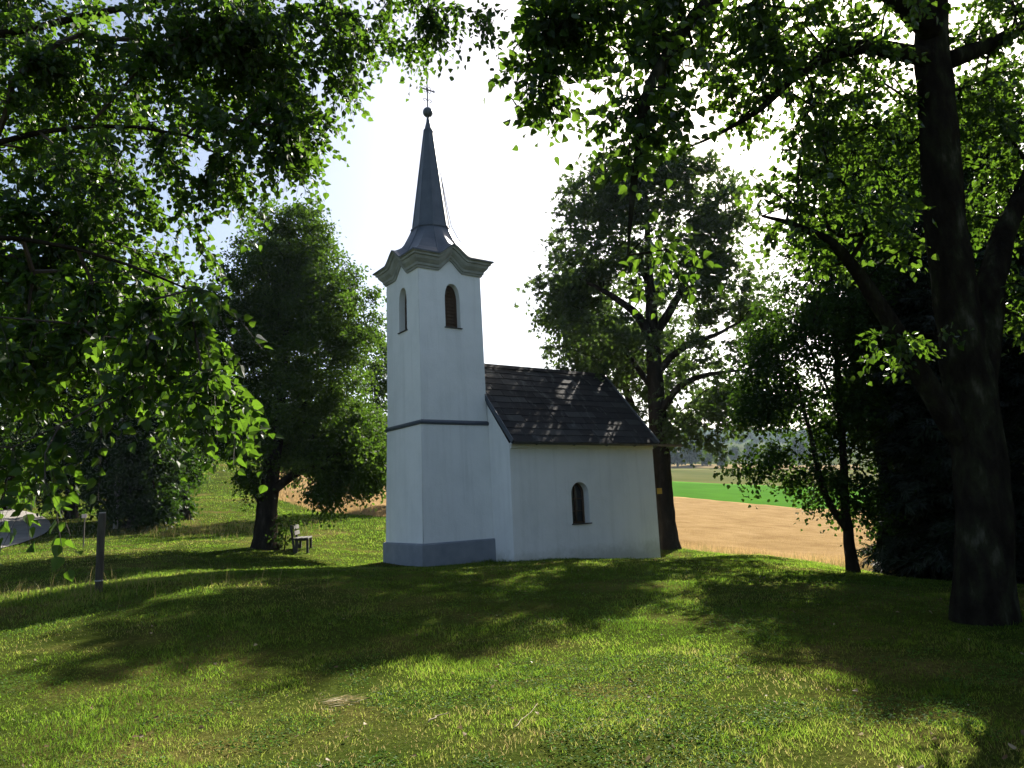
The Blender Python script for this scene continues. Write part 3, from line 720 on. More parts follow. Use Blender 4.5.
    if draw_shoots:
        t0 = s0; 
        for t in (.5, 1.0):
            t1 = s0+sdir*(sl*t)[:, None]+np.array([0, 0, -1.])*(droop*sl*t*t)[:, None]
            ba.add(*edge_prisms(t0, t1, np.full(ns, twig_r*.5), np.full(ns, twig_r*.32), 3)); t0 = t1
    ba.build('branches', bark_twig or bark, root, False, loc)
    tt = (np.arange(per)[None]+g.uniform(.2, .9, (ns, per)))/per
    lp = s0[:, None]+sdir[:, None]*(sl[:, None]*tt)[..., None]+np.array([0, 0, -1.])*(droop*sl[:, None]*tt*tt)[..., None]
    lp = lp.reshape(-1, 3); nl = len(lp)
    if not draw_shoots: lp = lp+g.normal(0, spread*.45, (nl, 3))*[1, 1, .7]
    sd_ = np.repeat(sdir, per, 0); side = unit(np.cross(sd_, unit(g.normal(size=(nl, 3)))))
    ax = unit(sd_*.5+side*.9+np.array([0, 0, -.55])*g.uniform(.2, 1.4, (nl, 1)))
    nr = unit(g.normal(size=(nl, 3))*.75+np.array([0, 0, .8]))
    if draw_shoots: lp = lp+ax*leaf*.25
    clump = np.repeat(np.repeat(g.random(ns//shoots), shoots), per)
    rn = np.clip(g.random(nl)*.6+clump*.4, 0, 1)
    la = Acc(); la.add(*leaves_arrays(lp, ax, nr, leaf*g.uniform(.65, 1.2, nl), tm, rn))
    la.build('crown', lmat, root, False, loc)
    print(name, 'leaves', nl, 'nodes', n_)
    return root
def copy_tree(o, loc, rz=0, s=1.0, label=None, group=None):
    c = o.copy(); COL.objects.link(c); c.location = loc; c.rotation_euler = (0, 0, rz); c.scale = (s, s, s)
    if label: c['label'] = label
    if group: c['group'] = group
    for ch in list(o.children):
        k = ch.copy(); COL.objects.link(k); k.parent = c
    return c
def line(d, *pp): return [P(x, y, d) if not hasattr(d, '__len__') else None for x, y in pp]
def pl(*pp): return [P(*q) for q in pp]

# ---- lime tree beside the bench
b0 = G(265, 548, 24)
grow_tree('lime_tree', 'round leafy tree with short forked trunk standing beside the wooden bench', 'tree', b0,
    [([b0]+pl((266, 515, 24), (268, 495, 24), (276, 440, 24), (284, 360, 24), (288, 280, 24), (290, 220, 24)), [.36, .33, .31, .22, .16, .09, .03]),
     (pl((267, 508, 24), (250, 480, 23.6), (238, 455, 23.2), (226, 420, 23)), [.2, .16, .11, .04]),
     (pl((270, 492, 24), (300, 470, 23.6), (330, 458, 23.2), (352, 450, 23)), [.17, .12, .08, .03]),
     (pl((276, 440, 24), (310, 400, 24.5), (335, 360, 25)), [.13, .09, .03])],
    [blob(290, 238, 24, 48, 44, 1.6, 70), blob(283, 285, 24, 80, 50, 2.2, 120), blob(335, 310, 24, 48, 50, 1.8, 70), blob(245, 335, 24, 62, 62, 2.2, 110), blob(320, 370, 24, 65, 60, 2.6, 110),
     blob(300, 430, 24, 88, 48, 2.8, 130), blob(345, 455, 23.5, 45, 36, 1.8, 70), blob(230, 412, 23.5, 42, 44, 1.8, 60), blob(325, 492, 23, 22, 16, .8, 14), blob(372, 470, 23.5, 14, 24, .9, 20), blob(246, 476, 23, 18, 10, .8, 5)],
    T_DIA, LF_LIME, M_BARK, leaf=.125, shoots=6, slen=.5, per=12, seed=11, step=.4)
# ---- trees behind it and behind the tower
b0 = G(402, 505, 40)
grow_tree('field_tree', 'paler round tree behind the tower at the edge of the ripe field', 'tree', b0,
    [([b0]+pl((402, 470, 40), (400, 400, 40), (398, 340, 40)), [.3, .26, .17, .04])],
    [blob(392, 370, 40, 40, 50, 2.4, 60), blob(385, 430, 40, 45, 45, 2.6, 60), blob(405, 460, 40, 40, 30, 2, 30)],
    T_DIA, LF_LIME, M_BARK, leaf=.22, shoots=4, slen=.8, per=9, seed=13, step=.6)

# ---- chestnut behind the nave
b0 = G(667, 549, 26.2); D_ = 26.2
grow_tree('chestnut_tree', 'tall spreading chestnut with thick dark trunk just behind the nave', 'tree', b0,
    [([b0]+pl((664, 510, D_), (660, 460, D_), (656, 400, D_), (653, 345, D_), (650, 290, D_), (648, 240, D_), (645, 180, D_)), [.38, .37, .36, .32, .26, .19, .12, .04]),
     (pl((653, 340, D_), (636, 312, D_-.3), (609, 293, D_-.8), (578, 278, D_-1)), [.19, .15, .10, .03]),
     (pl((655, 335, D_), (672, 308, D_+.2), (681, 292, D_), (694, 262, D_)), [.18, .15, .12, .03]),
     (pl((657, 372, D_), (682, 346, D_-.5), (711, 337, D_-1), (740, 322, D_-1)), [.14, .11, .08, .03]),
     (pl((658, 415, D_), (682, 382, D_-.8), (712, 374, D_-1.5), (742, 370, D_-2)), [.14, .11, .08, .03]),
     (pl((656, 392, D_), (632, 362, D_+.5), (618, 336, D_+1), (596, 318, D_+1.4)), [.13, .10, .07, .03]),
     (pl((650, 290, D_), (640, 262, D_+1), (615, 235, D_+1.5)), [.12, .09, .03])],
    [blob(648, 176, D_, 58, 34, 1.8, 66), blob(602, 194, D_, 46, 38, 1.8, 64), blob(706, 196, D_, 48, 40, 1.8, 42), blob(600, 240, D_, 58, 45, 2.0, 54), blob(700, 235, D_, 66, 55, 2.2, 60), blob(570, 300, D_, 46, 46, 2.0, 60), blob(640, 275, D_, 90, 46, 3.4, 50),
     blob(730, 300, D_, 60, 55, 2.2, 60), blob(600, 345, D_, 62, 38, 2.8, 56), blob(700, 370, D_, 60, 46, 3, 46), blob(740, 400, D_, 44, 40, 2, 34), blob(700, 425, D_-.5, 40, 26, 1.6, 22), blob(640, 395, D_+2, 50, 30, 1.8, 12)],
    T_PALM, LF_CHEST, M_BARK, leaf=.17, shoots=4, slen=.6, per=4, droop=.5, seed=21, step=.45, flat=.4)
b0 = G(640, 545, 32)
grow_tree('slender_tree', 'slender leaning tree rising behind the slate roof, left of the chestnut trunk', 'tree', b0,
    [([b0]+pl((640, 480, 32), (633, 410, 32), (616, 360, 32), (597, 322, 32), (586, 290, 32)), [.24, .21, .17, .13, .09, .03])],
    [blob(588, 335, 32, 48, 40, 2, 64), blob(622, 362, 32, 44, 38, 2, 56), blob(585, 300, 32, 34, 30, 2, 26), blob(660, 340, 32.5, 40, 40, 2, 30)],
    T_DIA, LF_CHEST, M_BARK, leaf=.2, shoots=4, slen=.6, per=9, seed=23, step=.5)

# ---- forked young tree at the lawn's edge
b0 = G(853, 571, 16.6); D_ = 16.6
grow_tree('forked_young_tree', 'slim young tree forking low above the lawn edge before the ripe field', 'tree', b0,
    [([b0]+pl((850, 545, D_), (846, 520, D_), (844, 470, D_), (840, 410, D_), (836, 350, D_), (832, 280, D_), (828, 220, D_)), [.115, .11, .10, .085, .07, .055, .04, .02]),
     (pl((848, 531, D_), (834, 514, D_-.2), (822, 488, D_-.4), (814, 450, D_-.5), (805, 410, D_-.6), (795, 370, D_-.6)), [.085, .075, .065, .05, .04, .015]),
     (pl((841, 420, D_), (826, 385, D_-.4), (806, 340, D_-.8), (790, 310, D_-1)), [.04, .03, .022, .01])],
    [blob(800, 465, D_-.4, 50, 34, 1.0, 18), blob(835, 420, D_, 55, 44, 1.4, 48), blob(790, 390, D_-.4, 50, 44, 1.2, 34), blob(800, 320, D_-.4, 55, 48, 1.3, 50), blob(850, 330, D_, 46, 60, 1.4, 50),
     blob(835, 250, D_, 55, 50, 1.4, 50), blob(862, 490, D_, 36, 34, 1, 20), blob(752, 395, D_-.5, 22, 30, .6, 14), blob(755, 462, D_-.8, 30, 12, .5, 8), blob(770, 350, D_-.5, 32, 40, .8, 22), blob(820, 500, D_, 16, 14, .5, 6)],
    T_OV, LF_WOOD, M_BARK, leaf=.095, shoots=5, slen=.42, per=7, droop=.5, seed=31, step=.3)

# ---- wood edge at the right: dark broadleaves and spruces
def spruce(name, label, base, h, r, seed, group, nb=150):
    g = np.random.default_rng(seed); root = empty(name, base); tag(root, label, 'tree', group)
    ta = Acc(); Q = np.array([(0, 0, -.4), (0, 0, h*.3), (.03, 0, h*.65), (0, .02, h)]); ta.add(*tube_arrays(Q, [h*.017, h*.012, h*.007, .01], 9))
    ta.build('trunk', M_BARK, root, True)
    t = np.sort(g.random(nb))**1.15; z = h*(.015+.965*t); az = g.random(nb)*2*math.pi; ln = r*(1-t)**.8*g.uniform(.75, 1.12, nb)+.15
    ba = Acc(); la = Acc(); d = np.stack((np.cos(az), np.sin(az), np.zeros(nb)), 1); o0 = np.stack((np.zeros(nb), np.zeros(nb), z), 1)
    sag = lambda s: np.array([0, 0, 1.])*((-.32*s+.14*s*s)*ln)[:, None]
    p = [o0+d*(ln*s)[:, None]+sag(s) for s in (0, .5, 1)]
    ba.add(*edge_prisms(p[0], p[1], np.full(nb, .022), np.full(nb, .014), 4)); ba.add(*edge_prisms(p[1], p[2], np.full(nb, .014), np.full(nb, .006), 4)); ba.build('branches', M_BARK, root)
    m = 16
    for k in range(m):
        s = (k+.5)/m; q = o0+d*(ln*s)[:, None]+sag(s)
        for sg in (-1, 1):
            sidev = np.cross(d, [0, 0, 1.])*sg; ax = unit(d*.6+sidev*.8+g.normal(0, .25, (nb, 3))+np.array([0, 0, -.35])); nr = unit(g.normal(0, .45, (nb, 3))+[0, 0, 1])
            la.add(*leaves_arrays(q+g.normal(0, .06, (nb, 3)), ax, nr, np.minimum(.62, ln*(.5-.2*s)+.12)*g.uniform(.7, 1.2, nb), T_SPRAY, g.random(nb)))
    la.build('crown', LF_NEEDLE, root)
    return root
SG = 'dark spruces of the wood edge'
for i, (px, py, d, h, r, lb) in enumerate([(948, 577, 17.5, 7.5, 1.5, 'dark spruce with branches to the ground, left end of the wood edge'),
                               (968, 580, 15.5, 8.5, 1.7, 'dark spruce directly behind the thick mossy trunk at right'),
                               (1010, 575, 17.5, 10.5, 1.9, 'tall dark spruce at the right picture edge beside the thick trunk'),
                               (945, 562, 21, 11, 2.0, 'tall spruce in the second row of the wood edge, left of the thick trunk'),
                               (1075, 570, 15, 8, 1.8, 'dark spruce just beyond the right picture edge'), (1230, 600, 11.5, 9, 2.2, 'unseen dark spruce out at right, added to darken the right lawn'), (1420, 620, 8.6, 9, 2.2, 'unseen dark spruce beside the viewer, added to darken the right lawn')]):  # the last two are unseen, added to darken the lawn at right
    q = G(px, py, d); spruce('spruce_tree', lb, q, h, r, 40+i, SG)
b0 = G(880, 566, 18.5); D_ = 18.5
grow_tree('wood_edge_tree', 'thin straight dark tree between forked young tree and the spruces', 'tree', b0,
    [([b0]+pl((884, 500, D_), (880, 430, D_), (873, 350, D_), (868, 280, D_), (862, 200, D_)), [.15, .13, .11, .09, .06, .02])],
    [blob(872, 400, D_, 34, 60, 1.4, 44), blob(868, 300, D_, 52, 60, 1.6, 60), blob(860, 225, D_, 50, 50, 1.6, 50), blob(908, 505, D_-.3, 20, 50, .8, 40), blob(910, 420, D_, 32, 70, 1.2, 50)],
    T_OV, LF_WOOD, M_BARK, leaf=.12, shoots=6, slen=.5, per=8, seed=51, step=.35)
b0 = G(1000, 560, 22); D_ = 22
grow_tree('wood_edge_tree', 'broad dark tree filling the wood edge behind the spruces at right', 'tree', b0,
    [([b0]+pl((995, 450, D_), (985, 350, D_), (975, 250, D_), (965, 130, D_)), [.3, .26, .2, .13, .03]),
     (pl((990, 400, D_), (950, 330, D_), (915, 280, D_)), [.14, .1, .03]), (pl((985, 340, D_), (1030, 280, D_), (1060, 230, D_)), [.13, .1, .03])],
    [blob(930, 320, D_, 60, 70, 2.2, 90), blob(905, 230, D_, 60, 55, 2.2, 70), blob(985, 250, D_, 70, 70, 2.6, 90), blob(1040, 330, D_, 60, 90, 2.4, 90), blob(960, 400, D_, 70, 60, 2.4, 80), blob(1060, 210, D_, 60, 60, 2, 40), blob(900, 160, D_, 60, 60, 2, 60), blob(960, 150, D_, 60, 60, 2, 60), blob(850, 170, D_, 50, 50, 2, 40), blob(1010, 120, D_, 50, 60, 2, 50)],
    T_OV, LF_WOOD, M_BARK, leaf=.15, shoots=6, slen=.6, per=8, seed=52, step=.45)

# ---- the great tree at the right
b0 = G(984, 619, 9.0)
grow_tree('great_maple_tree', 'great old tree with thick mossy trunk at right, its limbs spreading overhead', 'tree', b0,
    [([b0]+pl((984, 560, 9), (981, 490, 9), (975, 410, 9), (960, 330, 9), (949, 250, 9), (941, 170, 9), (934, 80, 9), (929, -20, 9), (925, -160, 9)), [.32, .31, .305, .295, .265, .245, .235, .215, .18, .06]),
     (pl((979, 400, 9), (986, 340, 9.1), (990, 285, 9.2), (1004, 235, 9.3), (1020, 195, 9.4), (1050, 120, 9.6)), [.2, .19, .17, .14, .11, .04]),
     (pl((968, 445, 9), (945, 415, 8.9), (912, 361, 8.8), (886, 315, 8.7), (858, 262, 8.6), (818, 228, 8.4), (762, 216, 8.2)), [.16, .14, .12, .10, .075, .05, .015]),
     (pl((936, 62, 9), (905, 50, 8.8), (872, 44, 8.5), (827, 55, 8.2), (796, 73, 8), (761, 112, 7.8), (720, 134, 7.6), (676, 152, 7.5)), [.13, .11, .095, .075, .055, .035, .02, .008]),
     (pl((936, 40, 9), (880, -20, 8.2), (800, -40, 7.2), (730, -20, 6.4), (690, 20, 5.9), (662, 60, 5.6), (640, 120, 5.4), (630, 190, 5.3), (628, 255, 5.25)), [.15, .12, .095, .075, .06, .05, .038, .024, .008]),
     (pl((730, -20, 6.4), (660, -10, 6.3), (600, 15, 6.3), (560, 50, 6.3)), [.045, .03, .02, .008]),
     (pl((950, 60, 9), (985, 48, 9.2), (1015, 34, 9.4), (1060, -10, 9.6)), [.12, .10, .08, .03]),
     (pl((930, 0, 9), (870, -100, 10), (800, -190, 10.5)), [.13, .1, .03]), (pl((928, -60, 9), (1000, -190, 9), (1080, -280, 9)), [.12, .09, .03])],
    [blob(560, 40, 6.3, 48, 40, .5, 26), blob(600, 20, 6.2, 60, 40, .6, 34), blob(545, 90, 6.3, 36, 30, .4, 12), blob(668, 30, 5.8, 40, 46, .5, 26), blob(645, 100, 5.5, 42, 42, .4, 18), blob(628, 165, 5.3, 12, 40, .2, 3), blob(640, 240, 5.3, 24, 18, .3, 2),
     blob(740, 15, 7.2, 90, 40, .9, 44), blob(760, 80, 7.8, 56, 40, .7, 26), blob(835, 30, 8.2, 90, 50, 1.0, 50), blob(840, 130, 8.4, 70, 50, .9, 36), blob(790, 195, 8.3, 55, 40, .8, 22), blob(850, 230, 8.6, 60, 46, .9, 30),
     blob(900, 130, 9.8, 64, 64, 1.0, 50), blob(985, 90, 9.6, 50, 60, .9, 46), blob(1000, 20, 9.3, 70, 50, .9, 42), blob(980, 200, 10.2, 44, 60, .8, 30), blob(840, 80, 9.4, 60, 40, .8, 26), blob(1008, 300, 9.3, 26, 60, .6, 14), blob(905, 345, 8.6, 40, 22, .5, 8), blob(684, 258, 5.8, 26, 14, .3, 2),
     (np.array([1.5, 3.0, 9.5]), np.array([3.4, 3.2, 1.6]), 60), (np.array([6.5, 5.0, 10.5]), np.array([3.4, 3.4, 2.0]), 60), (np.array([1.0, -1.5, 8.5]), np.array([3., 2.2, 1.4]), 40),  # unseen crown masses added overhead to cut sky light on lawn and walls
     blob(1040, 180, 9.5, 40, 80, .9, 22), blob(820, -130, 8.4, 170, 90, 1.6, 50), blob(980, -190, 9, 150, 110, 1.8, 50)],
    T_OV, LF_BIG, M_BARKG, leaf=.09, shoots=3, slen=.36, per=6, droop=.4, seed=61, path_w=.08, step=.22, draw_shoots=True, twig_r=.0055, flare=.16, trunk_n=44, bark_twig=M_BARK, along=1)

# ---- birch hanging in from the left
b0 = np.array([-5.6, 4.4, tz(-5.6, 4.4)])
grow_tree('birch_tree', 'weeping birch whose hanging leafy twigs fill the upper left corner', 'tree', b0,
    [([b0, b0+[.05, 0, 1.5], b0+[.2, .05, 3.5], b0+[.5, .1, 5.5], b0+[.8, .1, 8]], [.17, .15, .12, .08, .02]),
     ([b0+[.2, .05, 3.3]]+pl((-120, 60, 4.9), (60, 20, 4.8), (220, -10, 4.7), (330, -10, 4.7), (430, -6, 4.8)), [.045, .034, .025, .018, .011, .005]),
     ([b0+[.12, .03, 2.6]]+pl((-150, 200, 4.6), (20, 130, 4.4), (150, 120, 4.3), (235, 150, 4.3)), [.035, .026, .018, .011, .005]),
     ([b0+[.08, .02, 2.2]]+pl((-200, 260, 3.8), (-20, 230, 3.3), (110, 250, 3.1), (190, 290, 3.0)), [.028, .02, .013, .008, .004]),
     ([b0+[.3, .05, 4.2]]+pl((-80, -60, 5.4), (120, -70, 5.6), (280, -60, 5.6), (400, -40, 5.5)), [.06, .05, .035, .02, .006])],
    [blob(30, 15, 5.3, 90, 40, .6, 34), blob(250, 12, 5.0, 60, 24, .5, 18), blob(40, 110, 5.0, 120, 110, .9, 84), blob(150, 60, 4.8, 130, 60, .8, 66), blob(260, 50, 4.7, 90, 45, .7, 52), blob(295, 120, 4.6, 34, 80, .3, 26), blob(215, 150, 4.4, 75, 60, .5, 26), blob(120, 200, 4.4, 95, 70, .7, 44),
     blob(390, 8, 5.0, 90, 26, .5, 30), blob(428, 24, 5.0, 14, 20, .2, 5), blob(345, 50, 4.9, 30, 46, .3, 10), blob(30, 265, 4.2, 90, 85, .7, 66), blob(120, 290, 3.6, 80, 50, .5, 28), blob(163, 345, 3.0, 42, 50, .25, 13), blob(214, 378, 2.95, 26, 34, .2, 7),
     blob(30, 345, 3.3, 66, 40, .4, 20), blob(105, 350, 3.0, 20, 20, .2, 2), blob(-10, 455, 2.6, 12, 14, .2, 2), blob(46, 478, 2.6, 8, 6, .1, 1), blob(216, 285, 2.9, 20, 8, .15, 2), blob(480, 5, 5, 18, 16, .2, 3),
     (np.array([-5.6, 2.6, 7.2]), np.array([2.6, 2.6, 1.8]), 90), (np.array([-4., -1., 5.5]), np.array([2.2, 1.6, 1.6]), 50),  # unseen crown above and behind the camera, added to dim the sky light
     blob(-200, 100, 5, 200, 160, 1.2, 50), blob(150, -150, 5.4, 260, 80, 1.0, 40)],
    T_HEART, LF_BIRCH, M_BARK, leaf=.046, shoots=3, slen=.24, per=10, droop=.6, seed=71, step=.16, draw_shoots=True, twig_r=.0022, bark_twig=M_BIRCH, along=2, hang=.55, spread=.1, updown=.1, rexp=.5)

# ---- dark trees along the road at the left
RG = 'dark trees beside the gravel road'
for i, (px, py, d, lb, bl) in enumerate([
    (185, 510, 33, 'dense dark tree at the right end of the roadside row', [(162, 440, 42, 66, 2.2, 110), (176, 470, 28, 32, 1.6, 46), (160, 360, 46, 60, 2.2, 80)]),
    (130, 525, 30, 'dark bushy tree behind the pale pole at the roadside', [(135, 450, 50, 66, 2.0, 130), (125, 360, 56, 60, 2.2, 90), (150, 505, 30, 22, 1, 34)]),
    (72, 522, 33, 'dark leafy tree above the bend of the gravel road', [(75, 440, 56, 76, 2.2, 130), (60, 340, 60, 70, 2.4, 90)]),
    (5, 505, 37, 'dark leafy tree at the left picture edge beyond the road', [(5, 420, 60, 76, 2.6, 120), (-20, 320, 70, 70, 2.6, 80), (40, 330, 50, 60, 2.4, 50)]),
    (-70, 520, 31, 'roadside tree just beyond the left picture edge', [(-70, 420, 60, 90, 2.4, 90)])]):
    b0 = G(px, py, d); bl = [blob(x, y, d, rx, ry, rd, n) for x, y, rx, ry, rd, n in bl]
    top = bl[-1][0]
    grow_tree('roadside_tree', lb, 'tree', b0, [([b0, b0*.5+top*.5+[0, 0, .2], top], [.24, .15, .03])], bl, T_DIA, LF_WOOD, M_BARK, leaf=.22, shoots=4, slen=.7, per=10, seed=81+i, step=.5, group=RG)

# ---- far trees across the valley
proto = None
FG = 'far trees across the valley'
far = [(678, 472, 255, 1.5, 'large far tree left of the gap, its crown touching the chestnut trunk'), (692, 471, 262, 1.6, 'far round tree second from the chestnut trunk'), (703, 470.5, 275, 1.2, 'far tree third from the chestnut trunk, smaller'),
       (722, 472, 240, .7, 'small far bush alone in the middle of the valley gap'), (708, 470, 268, .45, 'tiny far bush beside the third far tree'), (668, 468, 290, 1.1, 'far tree half behind the chestnut trunk'),
       (735, 466, 330, .8, 'far tree right of the lone bush'), (752, 466, 320, 1.0, 'far tree seen through the young tree, left one'), (775, 467, 310, 1.1, 'far tree seen through the young tree, middle one'), (800, 468, 300, 1.2, 'far tree seen through the young tree, right one'),
       (830, 470, 300, 1.2, 'far tree behind the young tree trunk')]
for i, (px, py, d, s, lb) in enumerate(far):
    q = G(px, py, d)
    if proto is None:
        proto = grow_tree('valley_tree', lb, 'tree', q, [([q, q+[0, 0, 3], q+[.3, 0, 6.5]], [.35, .25, .05])], [(q+[0, 0, 6.2], np.array([2.9, 2.9, 3.0]), 50), (q+[1.2, .3, 4.4], np.array([2.8, 2.6, 2.6]), 40), (q+[-1.4, -.3, 4.2], np.array([2.6, 2.6, 2.4]), 40)],
              T_DIA, LF_FAR, M_BARK, leaf=.75, shoots=3, slen=1.1, per=7, seed=91, step=1.0, group=FG)
    else: copy_tree(proto, q, i*1.3, s, lb, FG)
BG = 'trees on the slope behind the lime tree'
for i, (px, py, d, s, lb) in enumerate([(245, 462, 85, 1.3, 'tree on the slope behind the lime tree, left one'), (300, 478, 88, 1.2, 'tree on the slope behind the lime tree, middle one'), (350, 482, 92, 1.25, 'tree on the slope behind the lime tree, right one'), (205, 455, 78, 1.4, 'tree at the top of the grassy track')]):
    q = G(px, py, d); copy_tree(proto, q, i*1.9+.4, s*.9, lb, BG)
# the wooded ridge far off: one mass
g = np.random.default_rng(3)
n = 5200; dd = g.uniform(520, 1500, n); px = g.uniform(380, 1300, n); X = (px-512)/FPX*dd; Y = dd; Z = terr(X, Y)
keep = vnoise(X/160, Y/160, 5) > .28-(dd-520)/1500
X, Y, Z = X[keep], Y[keep], Z[keep]; n = len(X); m = 26
h = g.uniform(9, 17, n)
v = unit(g.normal(size=(n, m, 3))); v[..., 2] = np.abs(v[..., 2])*1.0-.25
c = np.stack((X, Y, Z+h*.5), 1)[:, None]+v*np.stack((h*.34, h*.34, h*.5), 1)[:, None]
c = c.reshape(-1, 3); vv = v.reshape(-1, 3); sz = np.repeat(h, m)*.42*g.uniform(.7, 1.3, n*m)
a = unit(np.cross(vv, unit(g.normal(size=(n*m, 3)))))
acc = Acc(); acc.add(*leaves_arrays(c-a*sz[:, None]*.5, a, vv, sz, T_DIA, np.clip(np.repeat(g.random(n), m)*.7+g.random(n*m)*.3, 0, 1)))
tag(acc.build('far_forest', LF_FAR), 'blue green wooded ridge on the horizon across the valley', 'forest', kind='stuff')

# ================================================================== small objects
M_OLDWOOD = surf_mat('grey_weathered_wood', [(.3, (.03, .025, .019)), (.7, (.08, .07, .055))], 6, .9, .6, 40, .006, stretch=(3, 3, .5))
M_BENCH = surf_mat('dark_weathered_wood', [(.3, (.02, .017, .014)), (.7, (.055, .05, .043))], 6, .7, .5, 40, .006, stretch=(3, .5, 3))
M_CONC = surf_mat('pale_concrete', [(.3, (.26, .25, .22)), (.7, (.40, .38, .34))], 4, .9, .4, 40, .005)
def white_paint(name, c0, c1): return surf_mat(name, [(.3, c0), (.7, c1)], 8, .6, .1, 40, .002)

# round post at the left
q = G(98.5, 592, 12.5); post = empty('wooden_post', q); tag(post, 'round weathered wooden post standing alone in the grass at left', 'post')
V, C_, L_ = tube_arrays(np.array([(0, 0, -.3), (.004, 0, .4), (.0, 0, .9), (.006, 0, 1.27), (.006, 0, 1.31)]), [.063, .061, .060, .059, .05], 14, True, .02, 5)
npmesh('shaft', V, C_, L_, M_OLDWOOD, post, True)
V, C_, L_ = tube_arrays(np.array([(0.001, 0, .175), (.001, 0, .20)]), [.0645, .0645], 16); npmesh('wire_band', V, C_, L_, surf_mat('pale_wire', [(.3, (.25, .25, .25)), (.7, (.4, .4, .4))], 8, .5, 0, metal=.6), post, True)
V, C_, L_ = tube_arrays(np.array([(.006, 0, 1.305), (.006, 0, 1.325)]), [.054, .05], 14); npmesh('cap', V, C_, L_, M_CONC, post, True)

# marker stake by the road
q = G(84, 531, 23.5); ms = empty('marker_stake', q); tag(ms, 'thin stake with small pinkish white plate at the road edge', 'marker')
bm = bmesh.new(); add_box(bm, (0, 0, .40), (.035, .03, 1.3), bev=.004); bmobj('stake', bm, M_OLDWOOD, ms)
bm = bmesh.new(); add_box(bm, (0, -.022, .98), (.17, .012, .12), bev=.003); bmobj('plate', bm, white_paint('pink_white_paint', (.62, .42, .42), (.72, .55, .54)), ms)

# pale slotted pole among the roadside trees
q = G(116, 514, 29.4); pp = empty('utility_pole', q); tag(pp, 'pale slotted concrete pole half hidden among the dark roadside trees', 'pole')
bm = bmesh.new()
for s in (-1, 1): add_box(bm, (s*.05, 0, 2.4), (.04, .13, 5.6), bev=.006)
for k in range(15): add_box(bm, (0, 0, .1+k*.35), (.062, .10, .10), bev=.004)
bmobj('shaft', bm, M_CONC, pp)
bm = bmesh.new(); add_box(bm, (0, 0, 5.26), (.24, .2, .10), bev=.01); bmobj('cap', bm, M_CONC, pp)

# bench under the lime tree, seen from its end
q = G(294, 552, 23.3); bn = empty('park_bench', q, R(11)); tag(bn, 'dark weathered wooden bench under the lime tree, seen from its end', 'bench')
def bpart(name, boxes, mat=M_BENCH):
    bm = bmesh.new()
    for c, s, r in boxes: add_box(bm, c, s, Matrix.Rotation(r, 3, 'Y') if r else None, bev=.006)
    return bmobj(name, bm, mat, bn)
for y in (.10, 1.35):
    for x in (.06, .40): bpart('leg', [((x, y, .17), (.075, .08, .50), 0)])
    bpart('bearer', [((.22, y, .40), (.42, .06, .06), 0)])
    bpart('backrest_post', [((-.05, y, .42), (.07, .08, .92), R(-8))])
for k in range(3): bpart('seat_slat', [((.05+k*.155, .72, .445), (.145, 1.6, .045), 0)])
for z, x in ((.62, -.035), (.80, -.062)): bpart('backrest_slat', [((x+.045, .72, z), (.035, 1.6, .13), R(-8))])

# young shoots at the foot of the lime tree
b0 = G(284, 549, 23.6)
grow_tree('sapling', 'leafy pale green sapling between lime tree trunk and bench', 'sapling', b0, [([b0, b0+[.05, 0, .5], b0+[.12, -.05, .95]], [.018, .014, .006])],
          [blob(281, 538, 23.5, 6, 8, .2, 8), blob(284, 528, 23.5, 7, 5, .2, 5), blob(297, 522, 23.5, 6, 3, .12, 2), blob(281, 518, 23.6, 3, 4, .1, 2)], T_OV, LF_LIME, M_BARK, leaf=.11, shoots=2, slen=.12, per=3, seed=201, step=.1, twig_r=.004)

# trail sign on the chestnut trunk
q = P(659.5, 491, 25.66); sg = bpy.data.objects.new('trail_sign', None); COL.objects.link(sg); sg.location = q; tag(sg, 'small yellow trail sign on the chestnut trunk beside the nave corner', 'sign')
bm = bmesh.new(); add_box(bm, (0, 0, 0), (.17, .016, .20), bev=.003); bmobj('plate', bm, white_paint('yellow_paint', (.30, .21, .02), (.38, .27, .03)), sg)
bm = bmesh.new()
for s in (-1, 1): add_box(bm, (0, .06, s*.07), (.02, .11, .02))
bmobj('bracket', bm, M_DARKMETAL, sg)

# dry sticks and straw lying on the lawn
M_STICK = surf_mat('dry_bleached_stick', [(.3, (.15, .115, .075)), (.7, (.30, .25, .18))], 10, .9, .3, 60, .003)
def on_ground(px, py):
    d0 = 3.0
    for _ in range(60):
        p = P(px, py, d0); dz = p[2]-tz(p[0], p[1])
        d0 += dz*2.2 if dz > 0 else dz*1.2
        d0 = max(2.5, min(60, d0))
    return P(px, py, d0)
for i, (a, b_, r_, lb) in enumerate([((514, 734), (537, 709), .0035, 'long thin bleached stick lying on the sunlit lawn, rightmost'), ((428, 726), (447, 718), .006, 'short bleached stick on the sunlit lawn between the straw tuft and the long stick')]):
    p, q = on_ground(*a), on_ground(*b_); g = np.random.default_rng(300+i)
    t = np.linspace(0, 1, 7)[:, None]; Q = p*(1-t)+q*t; Q += g.normal(0, .012, Q.shape); Q[:, 2] = terr(Q[:, 0], Q[:, 1])+.03+.01*g.random(7)
    V, C_, L_ = tube_arrays(Q-Q[0], np.linspace(r_, r_*.5, 7), 6); st = npmesh('fallen_stick', V, C_, L_, M_STICK, smooth=True, loc=Q[0]); tag(st, lb, 'stick', 'dry sticks on the lawn')
p = on_ground(334, 704); g = np.random.default_rng(310); m = 90
a0 = g.normal(0, .45, m)+.5; st0 = np.stack((g.normal(0, .09, m), g.normal(0, .06, m), .01+.03*g.random(m)), 1)
